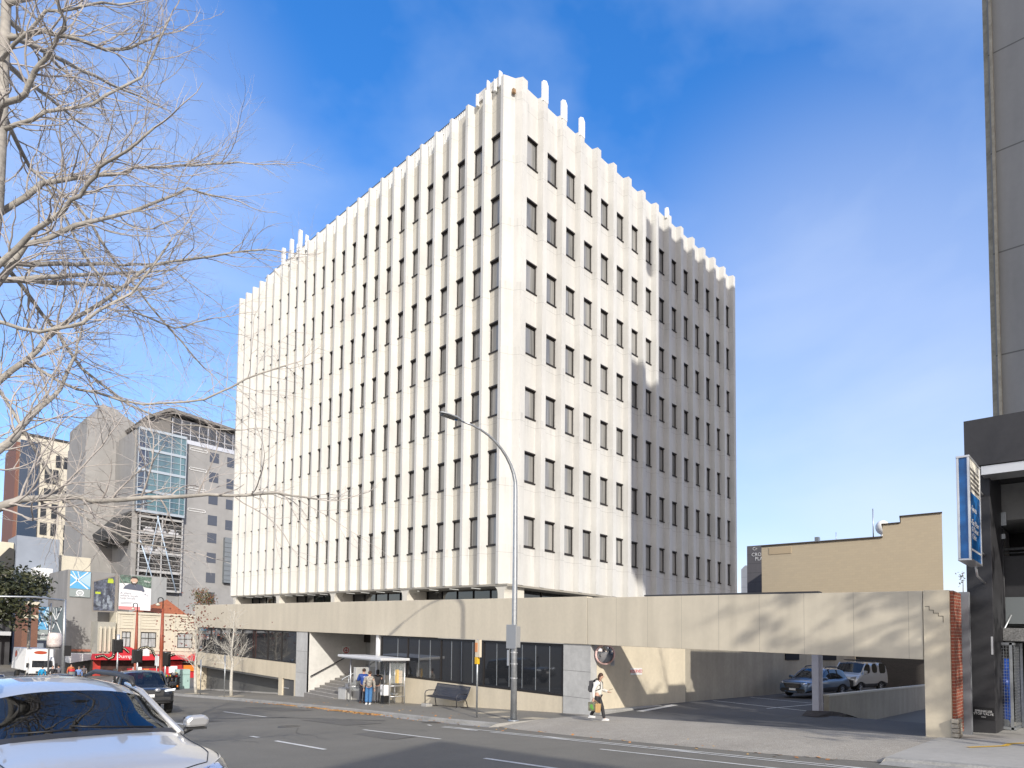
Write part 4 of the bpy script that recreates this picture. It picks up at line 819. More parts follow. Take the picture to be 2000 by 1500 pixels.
mb=MB(); mb.lathe([(.19,gz-.02),(.19,gz+.03),(.13,gz+.05)],(bx_,by_,0),'z',12); part('base_plate',mb,galv,r)
# bus stop sign pole
def pole(name,label,cat,x,y,h,r_=.035,group=None,lean=0):
    z=G(y); q=root(name,label,cat,(x,y,z),group=group); m=MB(); m.tube([(x,y,z),(x+lean,y+lean,z+h)],r_,8); part('pole',m,galv,q); return q,z
q,z=pole('bus_stop_pole','slim silver bus stop pole with a white and yellow flag by the kerb','sign pole',-7.93,-7.44,2.95)
mb=MB(); mb.box(-7.98,-7.88,-7.62,-7.36,2.56,3.22); part('flag',mb,M('flag white orange',(.62,.54,.42),.5),q); mb=MB(); mb.box(-7.985,-7.875,-7.50,-7.35,2.30,2.555); part('yellow_band',mb,M('bus yellow',(.70,.42,.02),.5),q); mb=MB(); mb.box(-7.99,-7.87,-7.50,-7.36,2.75,3.1); part('orange_mark',mb,M('flag orange',(.6,.25,.1),.5),q)
q,z=pole('parking_sign_pole','bare grey sign pole beside the second white-barked street tree','sign pole',-7.5,19.45,2.75,group='bare sign poles by the young trees',lean=.02)
mb=MB(); mb.box(-7.52,-7.49,19.32,19.62,z+2.3,z+2.72); part('plate',mb,alu,q)
q,z=pole('parking_sign_pole','grey sign pole with an edge-on plate beside the first street tree near the corner','sign pole',-7.5,24.0,2.5,group='bare sign poles by the young trees')
mb=MB(); mb.box(-7.52,-7.49,23.9,24.2,z+2.05,z+2.45); part('plate',mb,alu,q)
q,z=pole('notice_sign','twin white notice plates on a pole behind the dark utility vehicle','sign',-6.6,38.0,3.1)
mb=MB(); mb.box(-6.62,-6.58,38.08,38.5,z+2.1,z+2.95); mb.box(-6.62,-6.58,37.5,37.92,z+2.1,z+2.95); mb.xf(Matrix.Identity(4)); part('plate',mb,whitep,q)
# bench
r=root('park_bench','dark slate slatted metal bench with curved arms against the tan podium wall','bench',(-5.1,-1.3,G(-1.3)))
bm_=M('dark slate slats',(.045,.048,.060),.4,metal=.3); y0,y1=-2.55,.05
def bz(y): return G(y)+.02
mb=MB()
for i in range(34):
    y=y0+(y1-y0)*(i+.2)/34; w_=.05; z=bz(-1.3)
    for a,b in (((-4.98,z+.43),(-4.72,z+.44)),((-4.72,z+.44),(-4.58,z+.66)),((-4.58,z+.66),(-4.46,z+.98))):
        mb.poly([(a[0],y,a[1]),(a[0],y+w_,a[1]),(b[0],y+w_,b[1]),(b[0],y,b[1])])
    mb.poly([(-5.1,y,z+.40),(-5.1,y+w_,z+.40),(-4.98,y+w_,z+.43),(-4.98,y,z+.43)])
o=part('seat',mb,bm_,r); md=o.modifiers.new('thick','SOLIDIFY'); md.thickness=.012
z=bz(-1.3); mb=MB()
mb.tube([(-5.1,y0,z+.40),(-5.1,y1,z+.40)],.022,6); mb.tube([(-4.45,y0,z+1.0),(-4.45,y1,z+1.0)],.022,6)
for y in (y0,y1): mb.tube([(-5.1,y,z+.40),(-4.72,y,z+.44),(-4.58,y,z+.66),(-4.45,y,z+1.0)],.02,6)
part('frame',mb,bm_,r)
for y in (y0+.05,y1-.05):
    mb=MB(); g=G(y); mb.tube([(-5.18,y,g),(-5.2,y,z+.55),(-5.13,y,z+.66),(-5.0,y,z+.69),(-4.6,y,z+.68)],.022,8); mb.tube([(-4.55,y,g),(-4.62,y,z+.3),(-4.72,y,z+.44)],.022,8); mb.tube([(-5.25,y,g+.01),(-4.45,y,g+.01)],.025,6); part('leg',mb,bm_,r)
mb=MB(); mb.box(-5.35,-5.0,-.35,.1,G(0)-.02,G(0)+.14); part('footing',mb,conc_g,r,bev=.02)
# bus shelter
r=root('bus_shelter','open silver bus shelter with a white flat roof and glass end panels before the stairs','bus shelter',(-5.3,4.6,G(4.6)))
RZ=lambda y:1.90
mb=MB(); xs=(-6.15,-4.5); ya,yb=6.9,2.45; zr=1.93
mb.box(xs[0],xs[1],yb,ya,zr,zr+.13); part('roof',mb,M('shelter white',(.66,.67,.69),.4,metal=.2),r,bev=.02)
mb=MB(); mb.box(xs[0]+.15,xs[1]-.15,yb+.15,ya-.15,zr-.06,zr-.003); part('roof_frame',mb,alu,r)
for x,y in ((-5.75,6.2),(-4.65,6.2),(-5.45,2.75),(-4.6,2.75),(-4.65,4.6),(-4.65,3.6),(-4.65,5.4)):
    mb=MB(); mb.tube([(x,y,G(y)),(x,y,zr-.06)],.035,8); part('post',mb,alu,r)
gl=bpy.data.materials.new('clear shelter glass'); gl.use_nodes=True; t=gl.node_tree; b=t.nodes['Principled BSDF']; b.inputs['Base Color'].default_value=(.75,.8,.8,1); b.inputs['Roughness'].default_value=.03; b.inputs['Alpha'].default_value=.10; b.inputs['Coat Weight'].default_value=.5
mb=MB(); mb.box(-5.42,-4.63,2.74,2.76,.75,1.85); mb.box(-4.66,-4.64,2.8,6.15,.65,1.85); mb.box(-5.7,-4.7,6.19,6.21,.1,.6); part('glass_panel',mb,gl,r)
mb=MB()
for z in (.08,.62,1.86): mb.tube([(-5.45,2.75,z),(-4.6,2.75,z)],.025,6)
mb.tube([(-5.75,6.2,.35),(-4.65,6.2,.35)],.02,6); mb.tube([(-4.65,2.8,.6),(-4.65,6.2,.45)],.02,6); part('rail',mb,alu,r)
mb=MB(); mb.box(-4.98,-4.7,3.2,5.9,.12,.18); part('seat',mb,galv,r)
r=root('timetable_case','yellow edged timetable case inside the bus shelter end','timetable',(-4.85,2.9,.4)); mb=MB(); mb.box(-5.0,-4.9,2.82,3.0,.75,1.45); part('yellow_edge',mb,MC['bus yellow'],r); mb=MB(); mb.box(-4.9,-4.68,2.84,2.9,.75,1.4); part('case',mb,M('timetable print',(.5,.4,.3),.6,noise=(18,.5)),r)
r=root('suitcase','white hard-shell suitcase on the shelter seat behind the standing couple','suitcase',(-5.5,3.3,.1)); mb=MB(); mb.box(-5.62,-5.30,3.0,3.42,.10,.66); part('shell',mb,M('suitcase white',(.74,.75,.77),.3),r,bev=.05); mb=MB(); mb.box(-5.64,-5.28,3.06,3.10,.09,.67); mb.box(-5.64,-5.62,3.25,3.3,.3,.42); mb.tube([(-5.4,3.1,.66),(-5.4,3.1,.74),(-5.4,3.3,.74),(-5.4,3.3,.66)],.012,6); part('trim',mb,blackm,r); mb=MB(); mb.box(-5.6,-5.3,3.05,3.35,-.25,.095); part('stand',mb,blackm,r)
# traffic mirror on the side wall
r=root('convex_mirror','round convex traffic mirror with a white and red rim under the driveway beam','mirror',(-3.9,-10.1,2.9)); 
def dish(mb,r0,r1,c,ax,d,n=20):
    u=ax.orthogonal().normalized(); v=ax.cross(u); rows=[]
    for k in range(6): t=k/5; rr=r0+(r1-r0)*t; rows.append([tuple(Vector(c)+u*rr*math.cos(2*PI*j/n)+v*rr*math.sin(2*PI*j/n)+ax*(d*(1-t*t))) for j in range(n)])
    mb.grid(rows,0,True,closeu=True)
axm=Vector((-.5,-.8,-.15)).normalized(); mb=MB(); dish(mb,.0,.36,(-3.85,-10.3,2.82),axm,.09); part('mirror_face',mb,chrome,r)
mb=MB(); dish(mb,.36,.42,(-3.85,-10.3,2.82),axm,.03); dish(mb,.42,.0,Vector((-3.85,-10.3,2.82))-axm*.03,axm,0); part('rim',mb,M('mirror rim red white',(.66,.45,.42),.5,noise=(3,.5)),r); mb=MB(); mb.tube([(-3.8,-10.25,2.82),(-3.7,-9.96,2.9)],.025,6); part('bracket',mb,galv,r)
# distant furniture
def heritage_lamp(x,y,z,h,lb):
    q=root('heritage_lamp',lb,'street lamp',(x,y,z),group='rust-red heritage street lamps'); rp_=M('rust red lamp paint',(.26,.06,.03),.5,noise=(3,.1))
    m=MB(); m.tube([(x,y,z),(x,y,z+.5),(x,y,z+1.3),(x,y,z+1.35),(x,y,z+3.4),(x,y,z+3.5),(x,y,z+h-.9)],[.2,.17,.16,.13,.11,.15,.085],12); part('pole',m,rp_,q)
    m=MB(); pts=[(x,y,z+h-.9)]+[(x-.17+.17*math.cos(a),y,z+h-.2+.17*math.sin(a)) for a in [PI*k/8 for k in range(9)]]+[(x-.34,y,z+h-.55)]; m.tube(pts,.035,6); part('arm',m,blackm,q)
    m=MB(); m.lathe([(.03,.12),(.16,0),(.13,-.1),(.001,-.14)],(x-.34,y,z+h-.58),'z',12); part('lamp_head',m,M('lantern glass',(.5,.48,.4),.3),q)
heritage_lamp(-5.7,48.6,-2.9,8.2,'farther rust-red heritage lamp standard in front of the pale billboard')
heritage_lamp(-7.7,32.6,-2.15,7.6,'nearer rust-red heritage lamp standard left of the young street trees')
r=root('signal_mast','grey steel mast with a long horizontal arm reaching left over the crossing','traffic mast',(-10.7,51.5,-2.7)); mb=MB(); mb.tube([(-10.7,51.5,-2.9),(-10.75,51.5,2),(-10.8,51.5,5.3)],[.16,.13,.10],10); part('pole',mb,galv,r); mb=MB(); mb.tube([(-10.8,51.5,5.2),(-13,51.3,5.35),(-19.5,51,5.0)],[.09,.09,.06],8); part('arm',mb,galv,r)
mb=MB(); mb.box(-10.7,-10.2,51.3,51.6,-.1,.9); part('signal_back',mb,blackm,r)
sg=blackm
def signal(x,y,z0,zt,lb,n=1):
    q=root('traffic_light',lb,'traffic light',(x,y,z0),group='traffic lights at the crossing'); m=MB(); m.tube([(x,y,z0),(x,y,zt)],.07,8); part('pole',m,galv,q)
    m=MB(); m.box(x-.28,x+.28,y-.16,y+.16,zt-1.15,zt-.05); part('signal_head',m,sg,q,bev=.03); m=MB(); m.box(x-.42,x+.42,y+.16,y+.19,zt-1.25,zt+.02); part('backboard',m,M('signal backboard',(.03,.03,.03),.6),q)
    return q
q=signal(-7.9,45,-2.8,1.75,'dark traffic light with a silver cap in front of the red awning'); mb=MB(); mb.tube([(-7.9,45,1.3),(-7.9,45,2.2)],.12,8); part('cap',mb,alu,q)
signal(-6.6,44,-2.8,.85,'low traffic light seen from behind beside the farther red lamp'); signal(-6.5,36,-2.4,.98,'traffic light just left of the nearer red lamp')
r=root('utility_cabinet','pale mint green utility cabinet on the corner pavement','cabinet',(-3.9,40.6,-2.6)); mb=MB(); mb.box(-4.45,-3.35,40.4,41.0,-2.75,-.78); part('body',mb,M('mint cabinet',(.36,.52,.49),.5,noise=(4,.05)),r,bev=.02); mb=MB(); mb.box(-4.46,-3.34,40.385,40.40,-1.27,-1.24); mb.box(-3.55,-3.5,40.38,40.4,-1.9,-1.75); part('door_seam',mb,M('seam dark',(.1,.15,.14),.6),r)
mb=MB(); mb.box(-5.9,-4.7,42,42.4,-2.8,-1.7); one('planter_box',mb,M('dark planter',(.06,.06,.06),.7),'low dark barrier box left of the mint cabinet','barrier',(-5.3,42,-2.8),bev=.02)
mb=MB(); mb.lathe([(.001,0),(.28,0),(.28,1.1),(.001,1.1)],(-9.9,52.6,-2.75),'z',14); one('litter_bin',mb,M('bin grey',(.18,.2,.19),.6),'grey litter bin with a red lid right of the traffic mast','bin',(-9.9,52.6,-2.75)); 
ob=bpy.context.scene.objects['litter_bin']; mb=MB(); mb.lathe([(.001,1.35),(.26,1.32),(.30,1.11),(.001,1.1)],(-9.9,52.6,-2.75),'z',14); part('lid',mb,redp,ob)
# flower and fruit stand at the corner
r=root('fruit_stand','crowded black fruit stand with red, yellow, orange and turquoise goods behind the trees','market stand',(-4.0,36.6,-2.3))
mb=MB(); rng=random.Random(3)
for z in (-2.2,-1.75,-1.3): mb.box(-7.6,-5.0,37.2,37.9,z,z+.06)
for i in range(9): mb.box(-7.6+.31*i,-7.56+.31*i,37.15,37.95,-2.4,-1.2)
part('rack',mb,blackm,r)
goods=[M('goods '+n,c,.5) for n,c in (('red',(.5,.02,.03)),('orange',(.7,.2,.02)),('yellow',(.7,.5,.03)),('turquoise',(.1,.5,.5)),('white',(.65,.65,.6)),('dark',(.05,.05,.06)))]
for gi,gm in enumerate(goods):
    m=MB()
    for i in range(14):
        x=-7.5+rng.random()*2.4; z=(-2.05,-1.6,-1.15,-1.0)[rng.randrange(4)]; s=.08+rng.random()*.1; m.ell((x,37.5+rng.random()*.3,z),(s,s,s*.9),8)
    part('goods',m,gm,r,kind='stuff')
r=root('shop_display','red and orange shop display stands under the second awning','shop display',(-1,60,-3)); 
mb=MB(); mb.box(-3.5,4.5,60.5,61.5,-3.2,-1.9); part('counter',mb,goods[0],r); mb=MB(); mb.box(-3.2,-2.4,60.2,60.5,-2.4,-1.7); mb.box(.3,1.1,60.2,60.5,-2.4,-1.6); part('white_card',mb,whitep,r); mb=MB(); mb.box(1.8,4.2,60.3,60.5,-2.2,-1.5); mb.box(-2.2,-1.7,60.2,60.5,-3,-1.9); part('orange_display',mb,goods[1],r)

# ---------------- vehicles ----------------
def gn(x,y):
    e=.5; return Vector((-(Rd(x+e,y)-Rd(x-e,y)) - KX, -(Rd(x,y+e)-Rd(x,y-e)) - KY,1)).normalized()
def vroot(name,label,cat,x,y,deg,z=None,group=None,flat=False):
    h=math.radians(deg); zz=Rd(x,y) if z is None else z; p=W((x,y,zz)); n=gn(x,y) if not flat else Vector((-KX,-KY,1)).normalized()
    f=Vector((math.cos(h),math.sin(h),0)); f=(f-n*f.dot(n)).normalized(); l=n.cross(f)
    o=root(name,label,cat,(x,y,zz),group=group); m=Matrix.Identity(4)
    for i in range(3): m[i][0]=f[i]; m[i][1]=l[i]; m[i][2]=n[i]; m[i][3]=p[i]
    o.matrix_world=m; return o
carglass=bpy.data.materials.new('car glass'); carglass.use_nodes=True; t=carglass.node_tree; L=t.links.new
for nn in list(t.nodes):
    if nn.type!='OUTPUT_MATERIAL': t.nodes.remove(nn)
out=[x for x in t.nodes if x.type=='OUTPUT_MATERIAL'][0]; gs=t.nodes.new('ShaderNodeBsdfGlossy'); gs.inputs['Roughness'].default_value=.012; gs.inputs['Color'].default_value=(.9,.95,1,1); tr=t.nodes.new('ShaderNodeBsdfTransparent'); tr.inputs['Color'].default_value=(.22,.25,.26,1); fr=t.nodes.new('ShaderNodeFresnel'); fr.inputs['IOR'].default_value=1.75; mxs=t.nodes.new('ShaderNodeMixShader')
L(fr.outputs[0],mxs.inputs[0]); L(tr.outputs[0],mxs.inputs[1]); L(gs.outputs[0],mxs.inputs[2]); L(mxs.outputs[0],out.inputs[0])
def paint(name,c,metal=.35): 
    m=M(name,c,.32,metal=metal,coat=1,noise=(1.5,.02)); return m
plastic=M('black car plastic',(.03,.03,.032),.5); rimm=M('wheel rim silver',(.40,.40,.42),.3,metal=.9)
def wheel(o,x,y,r_,w_=.22):
    s=1 if y>0 else -1; m=MB(); yc=y-s*w_/2
    m.lathe([(.001,-w_/2),(r_*.62,-w_/2),(r_*.93,-w_/2),(r_,-w_*.35),(r_,w_*.35),(r_*.93,w_/2),(r_*.66,w_/2),(r_*.62,w_*.3)],(x,yc,r_),'y',24); t_=part('tyre',m,rubber,o,absb=False)
    m=MB(); m.lathe([(.001,.36*w_),(r_*.15,.40*w_),(r_*.2,.25*w_)],(x,yc,r_),'y',16)
    for k in range(5):
        a=2*PI*k/5; 
        for da in (-.09,.09): m.tube([(x+r_*.12*math.cos(a),yc+s*.34*w_,r_+r_*.12*math.sin(a)),(x+r_*.62*math.cos(a+da),yc+s*.36*w_,r_+r_*.62*math.sin(a+da))],r_*.055,5)
    m.lathe([(r_*.60,s*w_*.45),(r_*.66,s*w_*.5),(r_*.60,s*w_*.2)],(x,yc,r_),'y',24); part('rim',m,rimm,t_,absb=False)
def carbody(o,st,pm,scale=(1,1,1),sub=2,mirrorx=.75,wh=.34,wx=(1.37,-1.37),wy=.92,glassm=None):
    """st: list of (x, [9 half-section (y,z)], {flags}) front to back. faces tagged: 0 paint 1 windscreen 2 side glass 3 rear glass 4 cladding"""
    bm_=bmesh.new(); cr=bm_.edges.layers.float.new('crease_edge'); rows=[]
    for x,pts,fl in st:
        L_=[bm_.verts.new((x,y,z)) for y,z in pts]; R_=[L_[0]]+[bm_.verts.new((x,-y,z)) for y,z in pts[1:-1]]+[L_[-1]] if True else 0
        rows.append((L_,R_))
    n=len(st[0][1])
    for i in range(len(st)-1):
        fl=st[i][2]
        for s in (0,1):
            A=rows[i][s]; B=rows[i+1][s]
            for j in range(n-1):
                vs=(A[j],A[j+1],B[j+1],B[j]); vs=vs if s==1 else vs[::-1]
                try: f=bm_.faces.new(vs)
                except ValueError: continue
                f.smooth=True; f.material_index=fl.get('top',0) if j<2 else (fl.get('side',0) if j==2 else (4 if j>=6 else 0))
    for s_,row in ((0,rows[0]),(1,rows[-1])):
        L_,R_=row
        for j in range(n-1):
            try:
                f=bm_.faces.new((L_[j],L_[j+1],R_[j+1],R_[j]) if L_[j]!=R_[j] and L_[j+1]!=R_[j+1] else ((L_[0],L_[1],R_[1]) if j==0 else (L_[j],L_[-1],R_[j]))); f.smooth=True; f.material_index=(0 if j<5 else 4)
            except ValueError: pass
    bmesh.ops.recalc_face_normals(bm_,faces=bm_.faces)
    for e in bm_.edges:
        mi={f.material_index for f in e.link_faces}
        if len(mi)>1: e[cr]=.75
    me=bpy.data.meshes.new('b'); bm_.to_mesh(me); bm_.free(); tmp=bpy.data.objects.new('b',me); COL.objects.link(tmp); md=tmp.modifiers.new('s','SUBSURF'); md.levels=md.render_levels=sub
    dg=bpy.context.evaluated_depsgraph_get(); ev=bpy.data.meshes.new_from_object(tmp.evaluated_get(dg)); bpy.data.objects.remove(tmp)
    names={0:('body',pm),1:('windscreen',carglass),2:('side_window',carglass),3:('rear_window',carglass),4:('lower_cladding',plastic)}
    vs=[tuple(v.co) for v in ev.vertices]; 
    for mi,(nm,mt) in names.items():
        m=MB(); mp={}
        for p in ev.polygons:
            if p.material_index!=mi: continue
            idx=[]
            for vi in p.vertices:
                if vi not in mp: mp[vi]=len(m.v); m.v.append(vs[vi])
                idx.append(mp[vi])
            m.f.append(tuple(idx)); m.m.append(0); m.s.append(True)
        if m.f: part(nm,m,mt,o,absb=False)
    for x in wx:
        for sy in (1,-1): wheel(o,x,sy*wy,wh)
    from mathutils.bvhtree import BVHTree
    return BVHTree.FromPolygons([Vector(v) for v in vs],[tuple(p.vertices) for p in ev.polygons])
def sec(y,zt,zb=.30,crown=.02,shoulder=None):   # bonnet / nose section
    sh=shoulder if shoulder else zt-.07
    return [(0,zt+crown),(y*.5,zt+crown*.8),(y*.84,zt-.005),(y*.94,sh),(y*.985,sh-.08),(y,sh-.22),(y*.99,(sh-.22+zb)/2),(y*.97,zb+.1),(y*.8,zb),(0,zb)]
def cab(y,yr,zr,zb=.30,belt=1.0,crown=.03):
    return [(0,zr+crown),(yr*.55,zr+crown*.8),(yr,zr-.05),(y*.93,belt),(y*.985,belt-.09),(y,belt-.25),(y*.995,.58),(y*.97,zb+.1),(y*.8,zb),(0,zb)]
def arch(s): # raise the lower edge over a wheel
    s=list(s); y6,y7=s[6][0],s[7][0]; s[6]=(y6,.74); s[7]=(y7,.70); s[8]=(s[8][0],.68); return s
def wagon(o,pm,h=1.0,rails=True,details=True,plate='white'):
    Y=.93
    A=lambda x,s,**f:(x,s,f)
    st=[A(2.43,sec(.68,.54,.33,.0)),A(2.41,sec(.80,.73,.27,.0)),A(2.30,sec(.885,.85,.26,.01,.82)),A(2.0,sec(.92,.915,.26,.02,.88)),
        A(1.78,sec(.925,.94,.28,.03,.905)),A(1.60,arch(sec(.92,.955,.3,.03))),A(1.37,arch(sec(.925,.975,.3,.035))),A(1.14,arch(sec(.93,1.0,.3,.035))),
        A(1.02,sec(.93,1.02,.28,.04,.97),top=1,side=0),
        A(.62,cab(Y,.715,1.30*h,.28,.99),top=1,side=2),A(.22,cab(Y,.655,1.52*h,.28,1.0),side=2),A(-.2,cab(Y,.64,1.60*h,.28,1.0),side=2),A(-.75,cab(Y,.635,1.615*h,.28,1.01),side=2),
        A(-1.14,arch(cab(Y,.63,1.605*h,.3,1.02)),side=2),A(-1.37,arch(cab(Y,.625,1.59*h,.3,1.03)),side=2),A(-1.60,arch(cab(Y,.62,1.57*h,.3,1.04)),side=2),
        A(-1.95,cab(.91,.60,1.53*h,.32,1.06),top=3),A(-2.28,cab(.88,.62,1.12,.34,1.0)),A(-2.40,sec(.84,.92,.36,.0)),A(-2.43,sec(.70,.62,.4,.0))]
    bvh=carbody(o,st,pm,wh=.345)
    if not details: return
    def snapgrid(rows,off,nu=7,nv=3):
        out=[]
        R_=len(rows)-1
        for i in range(R_*nu+1):
            a=min(R_-1,i//nu); u=i/nu-a; p0=Vector(rows[a][0]).lerp(Vector(rows[a+1][0]),u); p1=Vector(rows[a][1]).lerp(Vector(rows[a+1][1]),u); r_=[]
            for j in range(nv+1):
                q=p0.lerp(p1,j/nv); h_=bvh.find_nearest(q); nn=h_[1]; nn=nn if nn.dot(q-Vector((0,0,.5)))>0 else -nn; r_.append(tuple(h_[0]+nn*off))
            out.append(r_)
        return out
    def snapline(pts,off=.002,n=8):
        return [r_[0] for r_ in snapgrid([[p,p] for p in pts],off,n,1)]
    # pillars, rails, mirrors, lamps, grille
    for s in (1,-1):
        m=MB(); m.tube([(1.12,s*.80,.985),(.66,s*.735,1.29*h),(.2,s*.66,1.52*h),(-.3,s*.645,1.575*h)],[.035,.032,.03,.02],6); part('pillar',m,pm,o,absb=False)
        m=MB()
        for x in (-.1,-1.0): m.tube([(x,s*.86,1.0),(x-.03,s*.655,1.53*h)],.03,5)
        part('door_pillar',m,plastic,o,absb=False)
        if rails:
            m=MB(); m.tube([(.15,s*.60,1.585*h),(0,s*.61,1.665*h),(-.5,s*.60,1.69*h),(-1.3,s*.58,1.67*h),(-1.7,s*.57,1.58*h)],[.02,.032,.034,.032,.02],8); part('roof_rail',m,plastic,o,absb=False)
        mr=part('mirror',MB().prism([(s*.92,1.01),(s*1.13,1.01),(s*1.165,1.06),(s*1.15,1.12),(s*1.1,1.145),(s*.96,1.14),(s*.915,1.09)],.79,.93,'x'),pm,o,absb=False,bev=.035)
        m=MB(); m.box(.775,.79,s*1.035-.10,s*1.035+.10,1.02,1.12); m.tube([(.86,s*1.0,1.0),(.90,s*.9,.965)],.03,6); m.box(.80,.92,s*1.035-.1,s*1.035+.1,.985,1.008); part('mirror_base',m,plastic,mr,absb=False)
        m=MB(); m.grid(snapgrid([[(2.385,s*.50,.70),(2.36,s*.50,.775)],[(2.32,s*.68,.69),(2.29,s*.68,.81)],[(2.2,s*.81,.70),(2.15,s*.80,.85)],[(2.02,s*.885,.735),(1.95,s*.875,.88)],[(1.80,s*.912,.82),(1.74,s*.905,.885)]],.006)); ob_=part('headlight',m,M('headlight glass',(.10,.11,.13),.05,coat=1,metal=.3),o,absb=False); 
        m=MB(); m.grid(snapgrid([[(2.35,s*.60,.72),(2.33,s*.60,.765)],[(2.25,s*.74,.72),(2.22,s*.74,.785)]],.011)); m.grid(snapgrid([[(2.36,s*.50,.765),(2.36,s*.50,.785)],[(2.29,s*.68,.80),(2.28,s*.68,.82)],[(2.15,s*.80,.84),(2.14,s*.80,.86)],[(1.95,s*.875,.87),(1.94,s*.87,.888)]],.011)); part('lamp',m,M('lamp chrome',(.8,.83,.9),.15,metal=.8),ob_,absb=False)
        m=MB(); m.box(2.34,2.41,s*.62-.09,s*.62+.09,.40,.50); part('fog_lamp',m,plastic,o,absb=False)
    m=MB(); m.prism([(-.52,.66),(-.47,.78),(.47,.78),(.52,.66),(.40,.52),(-.40,.52)],2.395,2.455,'x'); g_=part('grille',m,plastic,o,absb=False,bev=.01)
    m=MB()
    for z in (.57,.64,.71): m.box(2.45,2.462,-.40,.40,z,z+.012)
    m.box(2.45,2.465,-.46,.46,.762,.782); part('grille_bars',m,chrome,g_,absb=False)
    m=MB(); m.box(2.44,2.455,-.19,.19,.40,.51); part('number_plate',m,whitep,o,absb=False); m=MB(); m.prism([(-.75,.36),(.75,.36),(.66,.50),(-.66,.50)],2.36,2.435,'x'); part('bumper_grille',m,plastic,o,absb=False)
    # bonnet shut lines, wipers, cowl
    m=MB()
    for s in (1,-1): m.tube(snapline([(1.08,s*.80,.985),(1.6,s*.785,.957),(2.0,s*.755,.912),(2.24,s*.66,.862),(2.33,s*.4,.835)]),.006,4)
    m.tube(snapline([(2.33,-.4,.835),(2.345,0,.838),(2.33,.4,.835)]),.006,4); part('bonnet_gap',m,blackm,o,absb=False)
    m=MB(); m.grid([[(1.10,-.78,1.0),(1.14,-.4,1.035),(1.155,0,1.047),(1.14,.4,1.035),(1.10,.78,1.0)],[(.98,-.78,1.035),(1.02,-.4,1.065),(1.035,0,1.078),(1.02,.4,1.065),(.98,.78,1.035)]]); part('cowl',m,plastic,o,absb=False)
    m=MB(); m.tube([(1.06,.55,1.07),(1.0,0,1.11),(.97,-.15,1.125)],.011,5); m.tube([(1.06,-.1,1.10),(.99,-.6,1.085)],.011,5); part('wiper',m,blackm,o,absb=False)
    # cabin
    m=MB(); m.box(-1.9,1.0,-.8,.8,.35,.5); m.box(.55,1.0,-.76,.76,.85,.98); part('dashboard',m,plastic,o,absb=False)
    m=MB()
    for s in (.38,-.38): m.box(-.15,.0,s-.24,s+.24,.5,1.12); m.box(-.13,-.03,s-.12,s+.12,1.12,1.34); m.box(-.1,.4,s-.24,s+.24,.5,.65)
    m.box(-1.1,-.95,-.65,.65,.5,1.1); part('seats',m,M('car seat grey',(.16,.16,.15),.8),o,absb=False,bev=.04)
    m=MB(); ax=Vector((-.9,0,.35)).normalized(); u=Vector((0,1,0)); v=ax.cross(u); m.tube([tuple(Vector((.42,-.38,1.0))+u*.18*math.cos(a)+v*.18*math.sin(a)) for a in [2*PI*k/16 for k in range(17)]],.015,5); part('steering_wheel',m,plastic,o,absb=False)
    m=MB(); m.box(.30,.36,-.11,.11,1.36*h,1.42*h); part('rear_view_mirror',m,plastic,o,absb=False)
o=vroot('parked_car','silver-white wagon filling the lower left corner, seen over its bonnet and black roof rails','car',-21.52,-17.18,-87,z=1.150,flat=True)
wagon(o,paint('silver white car paint',(.56,.56,.56),.5),h=.915)
o=vroot('parked_car','blue-grey wagon nosing out of the car park bay beside the lilac steel column','car',12.0,-12.4,173,z=.72,flat=True)
wagon(o,paint('blue grey car paint',(.09,.14,.22),.6))
